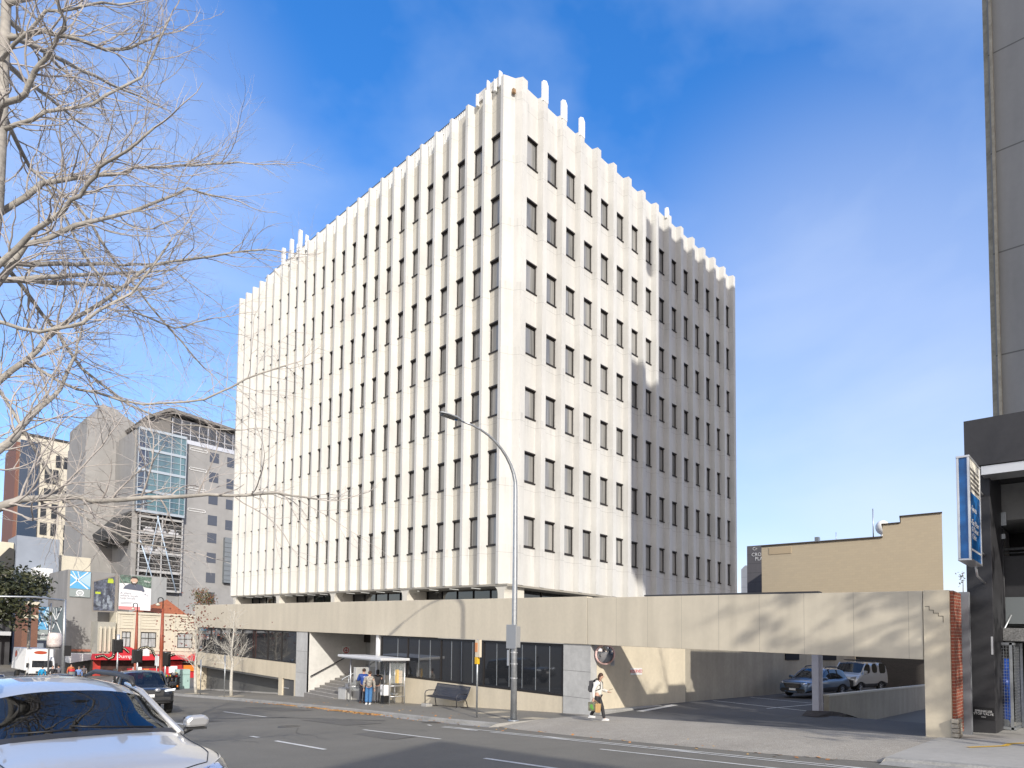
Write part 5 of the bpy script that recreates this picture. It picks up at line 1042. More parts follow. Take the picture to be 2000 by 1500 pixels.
# boxy four-wheel drive
def ute(o,pm):
    A=lambda x,s,**f:(x,s,f); Y=.96
    st=[A(2.55,sec(.72,.80,.45,.0)),A(2.50,sec(.86,1.0,.42,.0)),A(2.3,sec(.93,1.07,.42,.02)),A(1.95,sec(.95,1.10,.42,.03)),A(1.8,arch(sec(.955,1.11,.45,.03))),A(1.55,arch(sec(.96,1.125,.45,.03))),A(1.3,arch(sec(.96,1.14,.45,.03))),
        A(1.1,sec(.96,1.16,.42,.04,1.10),top=1),A(.85,cab(Y,.76,1.42,.42,1.13),top=1,side=2),A(.55,cab(Y,.70,1.70,.42,1.14),side=2),A(.1,cab(Y,.68,1.79,.42,1.14),side=2),A(-.6,cab(Y,.68,1.80,.42,1.15),side=2),A(-1.2,cab(Y,.67,1.78,.42,1.15),side=2),
        A(-1.3,arch(cab(Y,.67,1.77,.45,1.15)),side=2),A(-1.55,arch(cab(Y,.67,1.75,.45,1.15)),side=2),A(-1.8,arch(cab(Y,.67,1.74,.45,1.16)),side=2),A(-2.2,cab(.94,.66,1.70,.44,1.16),top=3),A(-2.42,cab(.92,.70,1.2,.44,1.1)),A(-2.5,sec(.88,1.0,.46,.0))]
    carbody(o,st,pm,wh=.39,wx=(1.55,-1.55),wy=.95)
    for s in (1,-1):
        m=MB(); m.tube([(1.18,s*.83,1.12),(.88,s*.77,1.41),(.52,s*.70,1.70),(0,s*.69,1.76)],.035,6); part('pillar',m,pm,o,absb=False)
        m=MB(); m.box(.85,1.02,s*1.05-.11,s*1.05+.11,1.14,1.30); m.tube([(.95,s*.9,1.12),(.95,s*1.0,1.18)],.03,5); part('mirror',m,pm,o,absb=False,bev=.03)
        m=MB(); m.prism([(s*.55,.93),(s*.9,.98),(s*.92,1.06),(s*.55,1.0)],2.38,2.50,'x'); part('headlight',m,M('led headlight',(.75,.8,.85),.1,emit=((.9,.95,1),.6)),o,absb=False)
        m=MB(); m.ell((2.62,s*.30,1.0),(.05,.11,.085),12); l_=part('spotlight',m,M('spotlight glass',(.35,.36,.38),.2,metal=.5),o,absb=False); m=MB(); m.lathe([(.09,-.06),(.10,0),(.09,.02)],(2.6,s*.30,1.0),'x',14); part('spotlight_rim',m,plastic,l_,absb=False)
    m=MB(); m.prism([(-.5,.78),(.5,.78),(.55,1.0),(-.55,1.0)],2.5,2.57,'x'); m.box(2.5,2.62,-.75,.75,.5,.72); m.tube([(2.6,-.85,.55),(2.66,-.5,.6),(2.66,.5,.6),(2.6,.85,.55)],.04,6); part('bull_bar',m,plastic,o,absb=False)
    m=MB(); m.box(2.64,2.66,-.2,.2,.72,.84); part('number_plate',m,whitep,o,absb=False); m=MB(); m.tube([(2.6,-.95,.5),(2.4,-.98,.9),(1.2,-.90,1.05)],.012,4); part('aerial',m,blackm,o,absb=False)
    m=MB(); m.tube([(1.05,-.99,1.2),(.95,-.98,1.75),(.97,-.98,1.8)],.045,6); m.box(.92,1.08,-1.04,-.93,1.72,1.88); part('snorkel',m,plastic,o,absb=False)
    m=MB()
    for s in (.38,-.38): m.box(-.1,.05,s-.24,s+.24,.6,1.35)
    m.box(-1.9,.9,-.8,.8,.45,.6); part('seats',m,M('car seat grey',(.16,.16,.15),.8),o,absb=False)
o=vroot('utility_vehicle','black four-wheel drive with snorkel and spotlights driving up behind the silver wagon','car',-15.2,6.5,-97); ute(o,paint('black car paint',(.022,.025,.032),.4))
# van
def van(o,pm):
    A=lambda x,s,**f:(x,s,f); Y=.97
    def vs_(y,zr,belt,zb=.32): return [(0,zr+.02),(y*.5,zr+.015),(y*.86,zr-.06),(y*.955,belt),(y*.985,belt-.1),(y,belt-.35),(y*.995,.6),(y*.97,zb+.1),(y*.85,zb),(0,zb)]
    st=[A(2.62,sec(.75,.75,.4,.0)),A(2.58,sec(.88,.95,.36,.0)),A(2.4,sec(.94,1.08,.34,.02)),A(2.1,arch(sec(.96,1.16,.4,.02))),A(1.85,arch(sec(.965,1.2,.4,.03))),A(1.6,arch(sec(.97,1.24,.4,.04,1.18)),top=1),A(1.25,vs_(Y,1.62,1.2),top=1,side=2),A(.95,vs_(Y,1.88,1.22),side=2),A(.3,vs_(Y,1.95,1.22)),A(.1,vs_(Y,1.96,1.22),side=2),A(-.9,vs_(Y,1.96,1.22)),A(-1.15,arch(vs_(Y,1.96,1.22)),side=2),A(-1.4,arch(vs_(Y,1.96,1.22)),side=2),A(-1.65,arch(vs_(Y,1.96,1.22)),side=2),A(-2.3,vs_(Y,1.95,1.22)),A(-2.55,vs_(.96,1.90,1.2)),A(-2.62,vs_(.92,1.6,1.1,.4))]
    carbody(o,st,pm,wh=.34,wx=(1.85,-1.4),wy=.96)
    for s in (1,-1):
        m=MB(); m.tube([(1.62,s*.86,1.2),(1.25,s*.84,1.6),(.93,s*.82,1.86)],.04,6); part('pillar',m,pm,o,absb=False)
        m=MB(); m.box(1.4,1.55,s*1.07-.1,s*1.07+.1,1.2,1.42); m.tube([(1.5,s*.93,1.22),(1.48,s*1.02,1.26)],.03,5); part('mirror',m,pm,o,absb=False,bev=.03)
        m=MB(); m.prism([(s*.58,.93),(s*.88,.97),(s*.9,1.08),(s*.6,1.0)],2.42,2.585,'x'); part('headlight',m,M('van headlight',(.6,.62,.65),.1,metal=.5),o,absb=False)
    m=MB(); m.box(2.5,2.64,-.8,.8,.42,.84); part('bumper',m,plastic,o,absb=False,bev=.03); m=MB(); m.box(2.6,2.65,-.62,.62,.87,.90); part('grille_bar',m,chrome,o,absb=False); m=MB(); m.box(2.64,2.66,-.19,.19,.56,.68); part('number_plate',m,whitep,o,absb=False)
    m=MB()
    for x in (.4,-.6,-1.6): m.tube([(x,-.72,2.03),(x,.72,2.03)],.025,5)
    for s in (1,-1): m.tube([(.6,s*.70,2.05),(-1.9,s*.70,2.05)],.02,5)
    part('roof_rack',m,blackm,o,absb=False)
    m=MB(); m.box(-2.4,1.4,-.85,.85,.45,.6); m.box(.5,.65,-.8,.8,.6,1.4); part('seats',m,M('car seat grey',(.16,.16,.15),.8),o,absb=False)
o=vroot('parked_van','silver-grey delivery van with a roof rack behind the blue-grey wagon in the car park','van',19.3,-12.3,176,z=.72,flat=True); van(o,paint('silver van paint',(.42,.42,.41),.3))
# box truck at the crossing
o=vroot('box_truck','white box truck with a red oval badge above its cab at the crossing','truck',-11.6,60.5,-84)
m=MB(); m.box(-3.4,1.2,-1.12,1.12,.95,3.15); part('cargo_box',m,whitep,o,absb=False,bev=.04)
m=MB(); m.prism([(1.21,.6),(2.35,.6),(2.42,1.2),(2.05,2.05),(1.8,2.35),(1.21,2.4)],-.98,.98,'y'); cb=part('cab',m,whitep,o,absb=False,bev=.06)
m=MB(); m.poly([(2.37,-.84,1.32),(2.37,.84,1.32),(2.09,.8,2.0),(2.09,-.8,2.0)]); part('windscreen',m,glassd,o,absb=False)
m=MB(); m.box(2.3,2.46,-1,1,.45,.72); m.box(2.40,2.44,-.5,.5,.78,.95); part('bumper',m,plastic,o,absb=False); m=MB(); m.ell((1.215,0,2.78),(.012,.52,.17),20); part('badge',m,M('badge red',(.42,.07,.03),.5),o,absb=False); m=MB(); m.ell((-2.2,-1.125,2.5),(.35,.012,.35),20); m.ell((.2,1.125,2.5),(.35,.012,.35),20); part('side_badge',m,MC['badge red'],o,absb=False)
for s in (1,-1):
    m=MB(); m.box(2.05,2.2,s*1.14-.08,s*1.14+.08,1.3,1.75); part('mirror',m,plastic,o,absb=False)
    for x in (1.75,-2.3): wheel(o,x,s*1.0,.4,.26)
m=MB(); m.box(-3.3,1.9,-.5,.5,.5,.94); part('chassis',m,plastic,o,absb=False)
for (x,y,dg,c,lb) in ((-13.6,34,-94,(.10,.13,.20),'dark blue-grey sedan at far left behind the silver wagon'),(-16.5,42.5,-92,(.35,.36,.38),'silver car behind the dark sedan at the far left'),(-19.5,50,-90,(.03,.05,.09),'dark navy car farthest left at the crossing')):
    o=vroot('queued_car',lb,'car',x,y,dg,group='cars queued at the crossing'); wagon(o,paint('paint %.2f'%c[0],c,.4),h=.93,rails=False)

# ---------------- people ----------------
def skin(name,chains,mat,par,sub=1,root_i=0,flat=False):
    """chains: list of lists of (key or None,(x,y,z),r); shared keys join"""
    idx={}; vs=[]; rs=[]; es=[]
    for ch in chains:
        prev=None
        for key,p,r_ in ch:
            if key and key in idx: i=idx[key]
            else:
                i=len(vs); vs.append(p); rs.append(r_ if isinstance(r_,tuple) else (r_,r_)); 
                if key: idx[key]=i
            if prev is not None: es.append((prev,i))
            prev=i
    me=bpy.data.meshes.new(name); me.from_pydata(vs,es,[]); ob_=bpy.data.objects.new(name,me); COL.objects.link(ob_); md=ob_.modifiers.new('sk','SKIN'); md.use_smooth_shade=True
    for i,r_ in enumerate(rs): me.skin_vertices[0].data[i].radius=r_; me.skin_vertices[0].data[i].use_root=(i==root_i)
    s_=ob_.modifiers.new('ss','SUBSURF'); s_.levels=s_.render_levels=sub
    dg=bpy.context.evaluated_depsgraph_get(); ev=bpy.data.meshes.new_from_object(ob_.evaluated_get(dg)); bpy.data.objects.remove(ob_)
    ev.materials.clear(); ev.materials.append(mat); 
    for p in ev.polygons: p.use_smooth=True
    q=bpy.data.objects.new(name,ev); COL.objects.link(q); q.parent=par; return q
skinm=M('skin',(.50,.30,.22),.6)
def person(label,x,y,deg,H=1.7,top=(.1,.1,.1),legs=(.05,.05,.06),hair=(.03,.02,.015),shoe=(.02,.02,.02),lh=None,rh=None,stride=0,detail=True,topmat=None,legmat=None,wide=1.0,head_f=0,hairlong=0,group=None,legw=1.0,z=None):
    o=vroot('person',label,'person',x,y,deg,z=G(y)+.012 if z is None else z,flat=True,group=group); k=H/1.7
    def S(p): return (p[0]*k,p[1]*k,p[2]*k)
    hip,kn,an=.93,.50,.09; s=stride
    LF={1:(s*.30,.09),-1:(-s*.26,-.09)}
    bod=[[('pel',S((0,0,.96)),.13*k),('wai',S((0,0,1.10)),.115*k),('che',S((0,0,1.28)),(.15*k,.12*k)),('shl',S((0,0,1.41)),(.12*k,.10*k)),('nk',S((.01+head_f*.3,0,1.49)),.052*k),('hd0',S((.02+head_f*.6,0,1.56)),(.068*k,.075*k)),('hd1',S((.02+head_f,0,1.63)),(.080*k,.092*k)),('hd2',S((.01+head_f,0,1.69)),.06*k)]]
    hands={1:lh or (.04,.27,.80),-1:rh or (.04,-.27,.80)}
    arms={}
    for sd in (1,-1):
        hx_,hy_,hz_=hands[sd]; sh=(0,sd*.175,1.40); mid=((sh[0]+hx_)/2-.05,(sh[1]+hy_)/2+sd*.035,(sh[2]+hz_)/2-.0)
        if hz_>.95: mid=(-.03+hx_*.15,sd*.27,1.13)
        arms[sd]=(sh,mid,(hx_,hy_,hz_))
        bod.append([('shl',None,0),('s%d'%sd,S(sh),.052*k),('e%d'%sd,S(mid),.042*k),('w%d'%sd,S((hx_,hy_,hz_)),.026*k)])
        d=(Vector((hx_,hy_,hz_))-Vector(mid)).normalized(); side=Vector((0,0,1)).cross(d); side=side.normalized() if side.length>.1 else Vector((1,0,0)); side2=side
        pal=Vector((hx_,hy_,hz_))+d*.06; bod.append([('w%d'%sd,None,0),('p%d'%sd,S(pal),(.034*k,.020*k))])
        if detail:
            curl=Vector((0,-sd*.3,-.1)) if hz_<.95 else Vector((-.1,0,.5))
            for fi,(off,ln_) in enumerate(((-.030,.062),(-.010,.072),(.010,.068),(.030,.052))):
                b0=pal+side2*off+d*.02; b1=b0+d*ln_*.5+curl*.01; b2=b0+(d+curl*.8).normalized()*ln_; bod.append([('p%d'%sd,None,0),(None,S(b0),.010*k),(None,S(b1),.009*k),(None,S(b2),.008*k)])
            b0=Vector((hx_,hy_,hz_))+d*.03-side2*.03; bod.append([('p%d'%sd,None,0),(None,S(b0),.011*k),(None,S(b0+d*.035-side2*.025+curl*.02),.009*k)])
    for sd in (1,-1):
        fx,fy=LF[sd]; kx=fx*.5+.03; zf=.09+(.10 if s and sd==-1 else 0)
        bod.append([('pel',None,0),('h%d'%sd,S((0,sd*.09,.90)),.085*k),('k%d'%sd,S((kx+(.05 if s and sd==-1 else 0),fy,.50)),.055*k),('a%d'%sd,S((fx,fy,zf)),.036*k),('f%d'%sd,S((fx+.12,fy,zf-.05)),.034*k)])
    skin('body',[[(a,b,c) for a,b,c in ch] for ch in fixch(bod)],skinm,o)
    tm=topmat or M('cloth %.2f%.2f%.2f'%top,top,.8,noise=(14,.12),bump=(18,.5)); lm=legmat or M('cloth %.2f%.2f%.2f'%legs,legs,.8,noise=(12,.1))
    W_=wide
    ch=[[('a',S((0,0,.87)),(.16*k*W_,.135*k*W_)),('b',S((0,0,1.08)),(.155*k*W_,.13*k*W_)),('c',S((0,0,1.27)),(.185*k*W_,.14*k*W_)),('d',S((0,0,1.41)),(.15*k*W_,.11*k*W_)),('e',S((.01+head_f*.25,0,1.475)),.065*k)]]
    for sd in (1,-1):
        sh,mid,hd=arms[sd]; e=Vector(hd)-(Vector(hd)-Vector(mid)).normalized()*.02
        ch.append([('d',None,0),('s%d'%sd,S((sh[0],sh[1]+sd*.01,sh[2]-.01)),.075*k*W_),('m%d'%sd,S(mid),.062*k*W_),('w%d'%sd,S(tuple(e)),.045*k*W_)])
    skin('jacket',fixch(ch),tm,o)
    ch=[[('p',S((0,0,1.0)),(.145*k,.125*k))]]
    for sd in (1,-1):
        fx,fy=LF[sd]; kx=fx*.5+.03+(.05 if s and sd==-1 else 0); zf=.075+(.10 if s and sd==-1 else 0)
        ch.append([('p',None,0),('h%d'%sd,S((0,sd*.085,.86)),.105*k),('k%d'%sd,S((kx,fy,.50)),.078*k*legw),('a%d'%sd,S((fx,fy,zf)),.064*k*legw)])
    skin('trousers',fixch(ch),lm,o)
    sm=M('shoe %.2f%.2f%.2f'%shoe,shoe,.5); m=MB()
    for sd in (1,-1):
        fx,fy=LF[sd]; zf=(.10 if s and sd==-1 else 0); m.ell(S((fx+.06,fy,zf+.05)),(.145*k,.052*k,.05*k),12); m.box((fx-.08)*k,(fx+.19)*k,(fy-.045)*k,(fy+.045)*k,zf*k+.001,(zf+.03)*k)
    part('shoes',m,sm,o,absb=False)
    hm=M('hair %.2f%.2f'%hair[:2],hair,.6); m=MB(); m.ell(S((-.012+head_f,0,1.665)),(.092*k,.090*k,.092*k),14)
    if hairlong: m.ell(S((-.05+head_f*.8,0,1.58)),(.06*k,.085*k,.12*k),12)
    part('hair',m,hm,o,absb=False)
    if detail:
        m=MB(); m.ell(S((.115+head_f,0,1.61)),(.016*k,.013*k,.02*k),8); 
        for sd in (1,-1): m.ell(S((.03+head_f,sd*.082,1.61)),(.018*k,.01*k,.028*k),8)
        part('nose_and_ears',m,skinm,o,absb=False)
        m=MB()
        for sd in (1,-1): m.ell(S((.098+head_f,sd*.033,1.635)),(.006*k,.013*k,.007*k),8)
        part('eyes',m,blackm,o,absb=False); m=MB(); m.ell(S((.103+head_f,0,1.565)),(.006*k,.024*k,.007*k),8); part('mouth',m,M('lips',(.35,.12,.10),.6),o,absb=False)
    return o
def fixch(chs):
    pos={}
    out=[]
    for ch in chs:
        o_=[]
        for a,b,c in ch:
            if b is not None and a: pos.setdefault(a,(b,c))
            if b is None: b,c=pos[a]
            o_.append((a,b,c))
        out.append(o_)
    return out
woman=person('woman in a cream jacket walking with a backpack, shopping bags and a phone',-6.2,-11.9,-68,H=1.62,top=(.66,.64,.59),legs=(.03,.03,.034),hair=(.05,.022,.012),shoe=(.65,.65,.65),lh=(.36,.14,1.06),rh=(-.06,-.30,.80),stride=.85,head_f=.10,hairlong=1,wide=1.12)
r=woman
def held(name,label,cat,par,mb,mats,bev=0):
    o=bpy.data.objects.new(name,mesh(name,mb,mats)); COL.objects.link(o); o.matrix_world=par.matrix_world.copy(); o['_b']=list(par['_b'])
    if bev: md=o.modifiers.new('b','BEVEL'); md.width=bev; md.segments=2
    return tag(o,label,cat)
bpy.context.view_layer.update()
m=MB(); m.box(.36,.50,.10,.16,1.06,1.07); m.xf(Matrix.Rotation(-.35,4,'Y')@Matrix.Identity(4)); m=MB(); m.prism([(.37,1.07),(.51,1.12),(.505,1.13),(.365,1.08)],.09,.16,'y'); held('phone','dark phone held flat in the walking woman\'s hand','phone',r,m,blackm)
m=MB(); m.box(-.30,-.155,-.14,.14,.98,1.38); m.box(-.34,-.30,-.11,.11,1.02,1.2); bp=held('backpack','charcoal backpack worn by the walking woman','backpack',r,m,M('backpack cloth',(.05,.05,.055),.8),.05)
m=MB(); 
for s in (.10,-.10): m.tube([(-.17,s,1.37),(-.02,s*1.1,1.475),(.12,s*1.15,1.33),(.13,s*1.3,1.12),(-.14,s*1.2,1.0)],.016,5)
part('strap',m,blackm,bp,absb=False)
m=MB(); m.prism([(-.20,.36),(.02,.36),(.04,.66),(-.22,.66)],-.37,-.25,'y'); hb=held('shopping_bag','grey shopping bag with a green print hanging from the woman\'s hand','bag',r,m,M('printed bag',(.14,.14,.10),.7,noise=((9,.5),(20,.3))),.008)
m=MB(); m.tube([(-.12,-.31,.66),(-.09,-.31,.76),(-.05,-.31,.66)],.008,5); part('handle',m,blackm,hb,absb=False); m=MB(); m.ell((-.09,-.372,.52),(.06,.004,.08),12); m.ell((-.05,-.376,.45),(.05,.004,.05),10); part('green_print',m,M('leaf green print',(.10,.28,.05),.7),hb,absb=False)
m=MB(); m.prism([(.05,.32),(.21,.32),(.22,.62),(.04,.62)],-.35,-.24,'y'); pb=held('paper_bag','brown paper bag held beside the printed shopping bag','bag',r,m,M('brown paper',(.48,.31,.14),.8,noise=(8,.1)),.006)
m=MB(); m.tube([(.08,-.29,.62),(-.02,-.29,.75),(.16,-.29,.62)],.006,4); part('handle',m,M('paper cord',(.5,.35,.2),.8),pb,absb=False)
person('man in a shiny blue puffer jacket standing with his back turned at the shelter',-5.65,5.1,55,H=1.78,topmat=M('blue puffer nylon',(.02,.06,.26),.3,coat=.3,noise=(9,.3),bump=(9,1.0)),legs=(.02,.022,.035),hair=(.06,.03,.02),shoe=(.08,.04,.03),lh=(.2,.14,1.25),wide=1.25,group=None)
jean=M('blue jeans',(.05,.16,.36),.8,noise=(10,.15))
person('woman in wide blue jeans and a patterned grey top standing at the shelter',-6.15,3.6,50,H=1.66,topmat=M('patterned grey knit',(.30,.28,.25),.9,noise=((16,.5),(40,.3))),legmat=jean,hair=(.04,.02,.012),shoe=(.7,.7,.7),wide=1.18,legw=1.35)
person('person in dark clothes with bushy black hair between the couple at the shelter',-5.25,4.4,60,H=1.72,top=(.03,.03,.035),legs=(.12,.12,.13),hair=(.008,.008,.008),wide=1.15,hairlong=1)
for (x,y,dg,lb,tp,lg,hr) in ((-9.3,53.1,80,'pedestrian in a pale blue coat just right of the litter bin',(.16,.26,.50),(.02,.025,.04),(.2,.15,.12)),(-11.0,55.0,-100,'pedestrian in a black jacket and trousers waiting in front of the truck',(.03,.03,.03),(.02,.02,.02),(.05,.03,.02)),(-11.9,54.0,60,'pedestrian in a bright blue jacket at the front of the truck',(.01,.24,.46),(.10,.12,.11),(.03,.02,.01)),(-10.4,56.0,120,'pedestrian in grey between the black jacket and the mast',(.16,.16,.18),(.12,.12,.13),(.03,.02,.02)),(-8.5,55.5,-70,'pedestrian in a cream top left of the utility vehicle',(.5,.42,.36),(.15,.13,.1),(.04,.02,.02)),(-9.1,58.0,-90,'pedestrian in an orange top under the awning',(.5,.14,.05),(.03,.03,.03),(.02,.02,.02))):
    person(lb,x,y,dg,1.72,top=tp,legs=lg,hair=hr,detail=False,wide=1.15,stride=.3,group='pedestrians at the crossing',z=G(y)-.06)

# ---------------- trees ----------------
bark=M('pale grey bark',(.33,.31,.28),.85,noise=((2.5,.22),(14,.15)),bump=(12,.6)); bark2=M('white birch bark',(.47,.45,.41),.85,noise=((5,.18),(18,.15)))
twigm=M('twig bark',(.40,.365,.34),.85,noise=(6,.2))
def wob(rng,a): return Vector((rng.uniform(-a,a),rng.uniform(-a,a),rng.uniform(-a,a)))
def twig(mb,rng,p,d,L_,r_,lvl,up=.0,mi=1,spur=True):
    n=max(3,int(L_/.13)); n=min(n,9); pts=[Vector(p)]; d=d.normalized(); st=L_/n; dirs=[]
    for i in range(n):
        d=(d+wob(rng,.26)+Vector((0,0,up*.14))).normalized(); pts.append(pts[-1]+d*st); dirs.append(d)
    rad=[r_*(1-.72*i/n) for i in range(n+1)]; mb.tube(pts,rad,5 if r_>.012 else 4 if r_>.006 else 3,mi if r_<.02 else 0,cap=False)
    if lvl>0:
        m_=int(L_/(.17 if lvl>1 else .13))
        for k in range(m_):
            t=.15+.82*(k+rng.random()*.7)/max(1,m_); i=min(n-1,int(t*n)); q=pts[i].lerp(pts[i+1],t*n-i); sd=dirs[i].cross(wob(rng,1)).normalized()
            twig(mb,rng,q,dirs[i]*(.75+.3*rng.random())+sd*(.55+.4*rng.random()),L_*(.30+.28*rng.random())*(1.1-t*.5),rad[i]*.58,lvl-1,up,mi)
def limb(mb,rng,pts,r0,r1,lvl=2,dens=1.0,L0=1.1,up=.0,start=0):
    pts=[Vector(p) for p in pts]; P=[pts[0]]
    for a,b in zip(pts,pts[1:]):
        for k in (1,2,3): P.append(a.lerp(b,k/3)+(wob(rng,.02) if k<3 else Vector()))
    n=len(P)-1; rad=[r0+(r1-r0)*(i/n)**.8 for i in range(n+1)]; mb.tube(P,rad,8,0)
    tot=sum((b-a).length for a,b in zip(P,P[1:])); m_=int(tot*4.6*dens)
    for k in range(m_):
        t=start+(1-start)*(k+rng.random())/m_; i=min(n-1,int(t*n)); q=P[i].lerp(P[i+1],t*n-i); d=(P[i+1]-P[i]).normalized(); sd=d.cross(wob(rng,1)).normalized()
        twig(mb,rng,q,d*(.5+.6*rng.random())+sd*(.5+.5*rng.random()),L0*(.45+.8*rng.random()),max(.0055,min(rad[i]*.42,.013)),lvl,up)
    twig(mb,rng,P[-1],P[-1]-P[-2],L0*.7,r1*.9,lvl,up)
LIMBS=dict(
A=[(-22.6,-15.2,4.6),(-21.86,-15.44,5.6),(-21.68,-15.22,5.98),(-21.51,-14.97,6.28),(-21.29,-14.79,6.64),(-21.1,-14.61,7.29),(-21.02,-14.42,7.76)],
B=[(-22.9,-15.5,3.9),(-21.98,-16.15,4.66),(-21.81,-16.2,4.78),(-21.41,-16.36,4.87),(-21.07,-16.45,4.88),(-20.47,-16.69,5.01),(-19.79,-17.03,5.13),(-19.3,-17.3,5.24),(-18.83,-17.54,5.21)],
C=[(-22.1,-14.2,8.9),(-21.54,-14.43,9.71),(-21.2,-14.68,9.88),(-20.82,-14.82,10.09),(-20.44,-14.98,10.36),(-19.83,-15.24,10.64),(-19.32,-15.55,10.86)],
D=[(-22.1,-14.6,7.6),(-21.75,-15.01,8.45),(-21.23,-15.04,8.99),(-20.84,-15.05,9.32),(-20.37,-15.02,9.79),(-19.9,-15.13,10.28),(-19.49,-15.3,10.29)],
E=[(-22.1,-14.7,7.9),(-21.71,-15.37,8.52),(-21.47,-15.81,8.76),(-21.32,-16.15,9.0),(-21.24,-16.41,9.18),(-21.03,-16.82,9.34),(-20.85,-17.19,9.56)],
F=[(-22.2,-15.0,9.2),(-22.11,-15.61,9.84),(-21.92,-15.99,9.92),(-21.87,-16.21,10.12),(-21.76,-16.51,10.31),(-21.68,-16.77,10.47),(-21.78,-16.97,10.62),(-21.88,-17.02,10.9)],
G=[(-22.05,-14.29,11.6),(-21.65,-14.75,11.75),(-21.42,-14.86,11.78),(-20.99,-15.06,11.78),(-20.78,-15.01,11.98),(-20.54,-15.15,12.21),(-20.34,-15.24,12.42)],
H=[(-22.05,-14.2,6.4),(-21.59,-14.33,7.1),(-21.31,-14.39,7.65),(-20.81,-14.55,8.21),(-20.27,-14.62,9.01),(-19.48,-15.1,9.39),(-18.82,-15.42,9.71)],
I=[(-22.0,-14.3,10.6),(-21.59,-13.64,10.27),(-21.05,-13.79,9.94),(-20.49,-13.77,9.22),(-19.78,-13.91,8.42),(-19.29,-14.14,7.83)],
J=[(-22.05,-14.2,8.6),(-21.39,-13.57,8.11),(-20.85,-13.52,7.42),(-20.24,-13.59,7.01),(-19.54,-13.77,6.83),(-18.78,-14.19,6.87)],
K=[(-22.1,-14.4,6.9),(-21.52,-14.77,5.69),(-21.05,-14.8,4.91),(-20.42,-15.04,4.54),(-20.0,-15.21,4.51)],
L=[(-22.05,-14.35,11.2),(-21.69,-15.31,11.65),(-21.29,-15.49,11.94),(-20.82,-15.74,12.2)],
M=[(-21.51,-14.43,9.72),(-20.96,-14.57,8.69),(-20.45,-14.66,8.17),(-19.9,-14.67,8.14),(-19.48,-14.72,8.43)],
N=[(-21.65,-14.32,7.05),(-21.04,-14.34,6.83),(-20.26,-14.62,6.78),(-19.5,-14.9,7.04),(-18.96,-15.1,7.52),(-18.4,-15.3,7.9)],
O=[(-22.0,-14.4,10.2),(-21.6,-14.9,10.5),(-21.1,-15.0,10.9),(-20.6,-15.3,11.5),(-20.3,-15.4,12.6)],
P=[(-22.05,-14.3,7.5),(-21.6,-15.3,7.2),(-21.2,-15.6,7.4),(-20.7,-15.7,8.0),(-20.3,-15.9,8.9)])
RAD=dict(A=.065,B=.07,C=.05,D=.05,E=.045,F=.05,G=.045,H=.05,I=.04,J=.04,K=.03,L=.03,M=.025,N=.03,O=.035,P=.035)
r=root('bare_tree','large leafless pale-barked tree spreading its twigs over the left side of the view','tree',(-23.3,-13.6,Rd(-23.3,-13.6)))
rng=random.Random(21); mb=MB(); zt=Rd(-23.3,-13.6)
mb.tube([(-23.3,-13.6,zt-.1),(-23.2,-13.65,zt+1.2),(-22.95,-13.9,3.2),(-22.6,-14.15,5.0),(-22.15,-14.4,7.0),(-22.02,-14.45,9.1),(-22.0,-14.4,10.5),(-22.0,-14.3,12.2),(-22.04,-14.2,13.6)],[.28,.23,.20,.17,.12,.09,.07,.055,.03],12); mb.tube([(-22.9,-13.95,3.4),(-22.95,-14.8,3.7),(-22.85,-15.6,3.95)],[.12,.09,.075],8); mb.tube([(-22.75,-14.05,4.3),(-22.7,-14.7,4.4),(-22.55,-15.25,4.7)],[.1,.08,.065],8)
part('trunk',mb,[bark,bark],r)
mb=MB()
for kx_,pts in LIMBS.items(): limb(mb,rng,pts,RAD[kx_]*.85,.012,2,1.55,1.25,up=-.2 if kx_ in 'IJKMN' else .25,start=.05)
for i in range(12):
    a=rng.random()*2*PI; z=6+rng.random()*7; b=Vector((-22.0,-14.35,z)); d=Vector((math.cos(a)-.3,math.sin(a)*.8+.4,.3)); pts=[b+d*t+Vector((0,0,.15*t)) for t in (0,.8,1.7,2.6,3.4)]; limb(mb,rng,pts,.045,.012,2,.7,1.1,up=.2)
part('crown',mb,[bark,twigm],r)
# big bare tree beyond the frame at the right whose shade dapples the beam, pier and driveway
r=root('bare_tree','tall street tree just beyond the right edge shading the beam and driveway','tree',(-11.8,-38.5,G(-38.5)))
rng=random.Random(5); mb=MB(); mb.tube([(-11.8,-38.5,1.5),(-11.7,-38.6,6),(-11.7,-38.4,10.5),(-11.6,-38.3,15)],[.25,.2,.14,.07],10); part('trunk',mb,[bark,bark],r)
mb=MB()
for i in range(20):
    a=2*PI*i*.381; z=9.4+i*.3; b=Vector((-11.7,-38.4,z)); d=Vector((math.cos(a),math.sin(a),.55)); pts=[b+d*t for t in (0,.7,1.5,2.3,3.0)]; limb(mb,rng,pts,.07,.02,1,.9,1.2,up=.2)
part('crown',mb,[bark,twigm],r)
mb=MB()
for i in range(150):
    a=rng.random()*2*PI; rr=3.4*rng.random()**.5; z=10.4+rng.random()*5; c=Vector((-11.7+rr*math.cos(a),-38.4+rr*math.sin(a),z)); 
    for j in range(5):
        q=c+wob(rng,.28); n=wob(rng,1).normalized(); u=n.orthogonal().normalized()*.11; v=n.cross(u).normalized()*.11; mb.poly([q-u-v,q+u-v,q+u+v,q-u+v])
part('leaves',mb,M('dry leaves',(.20,.12,.04),.8),r)
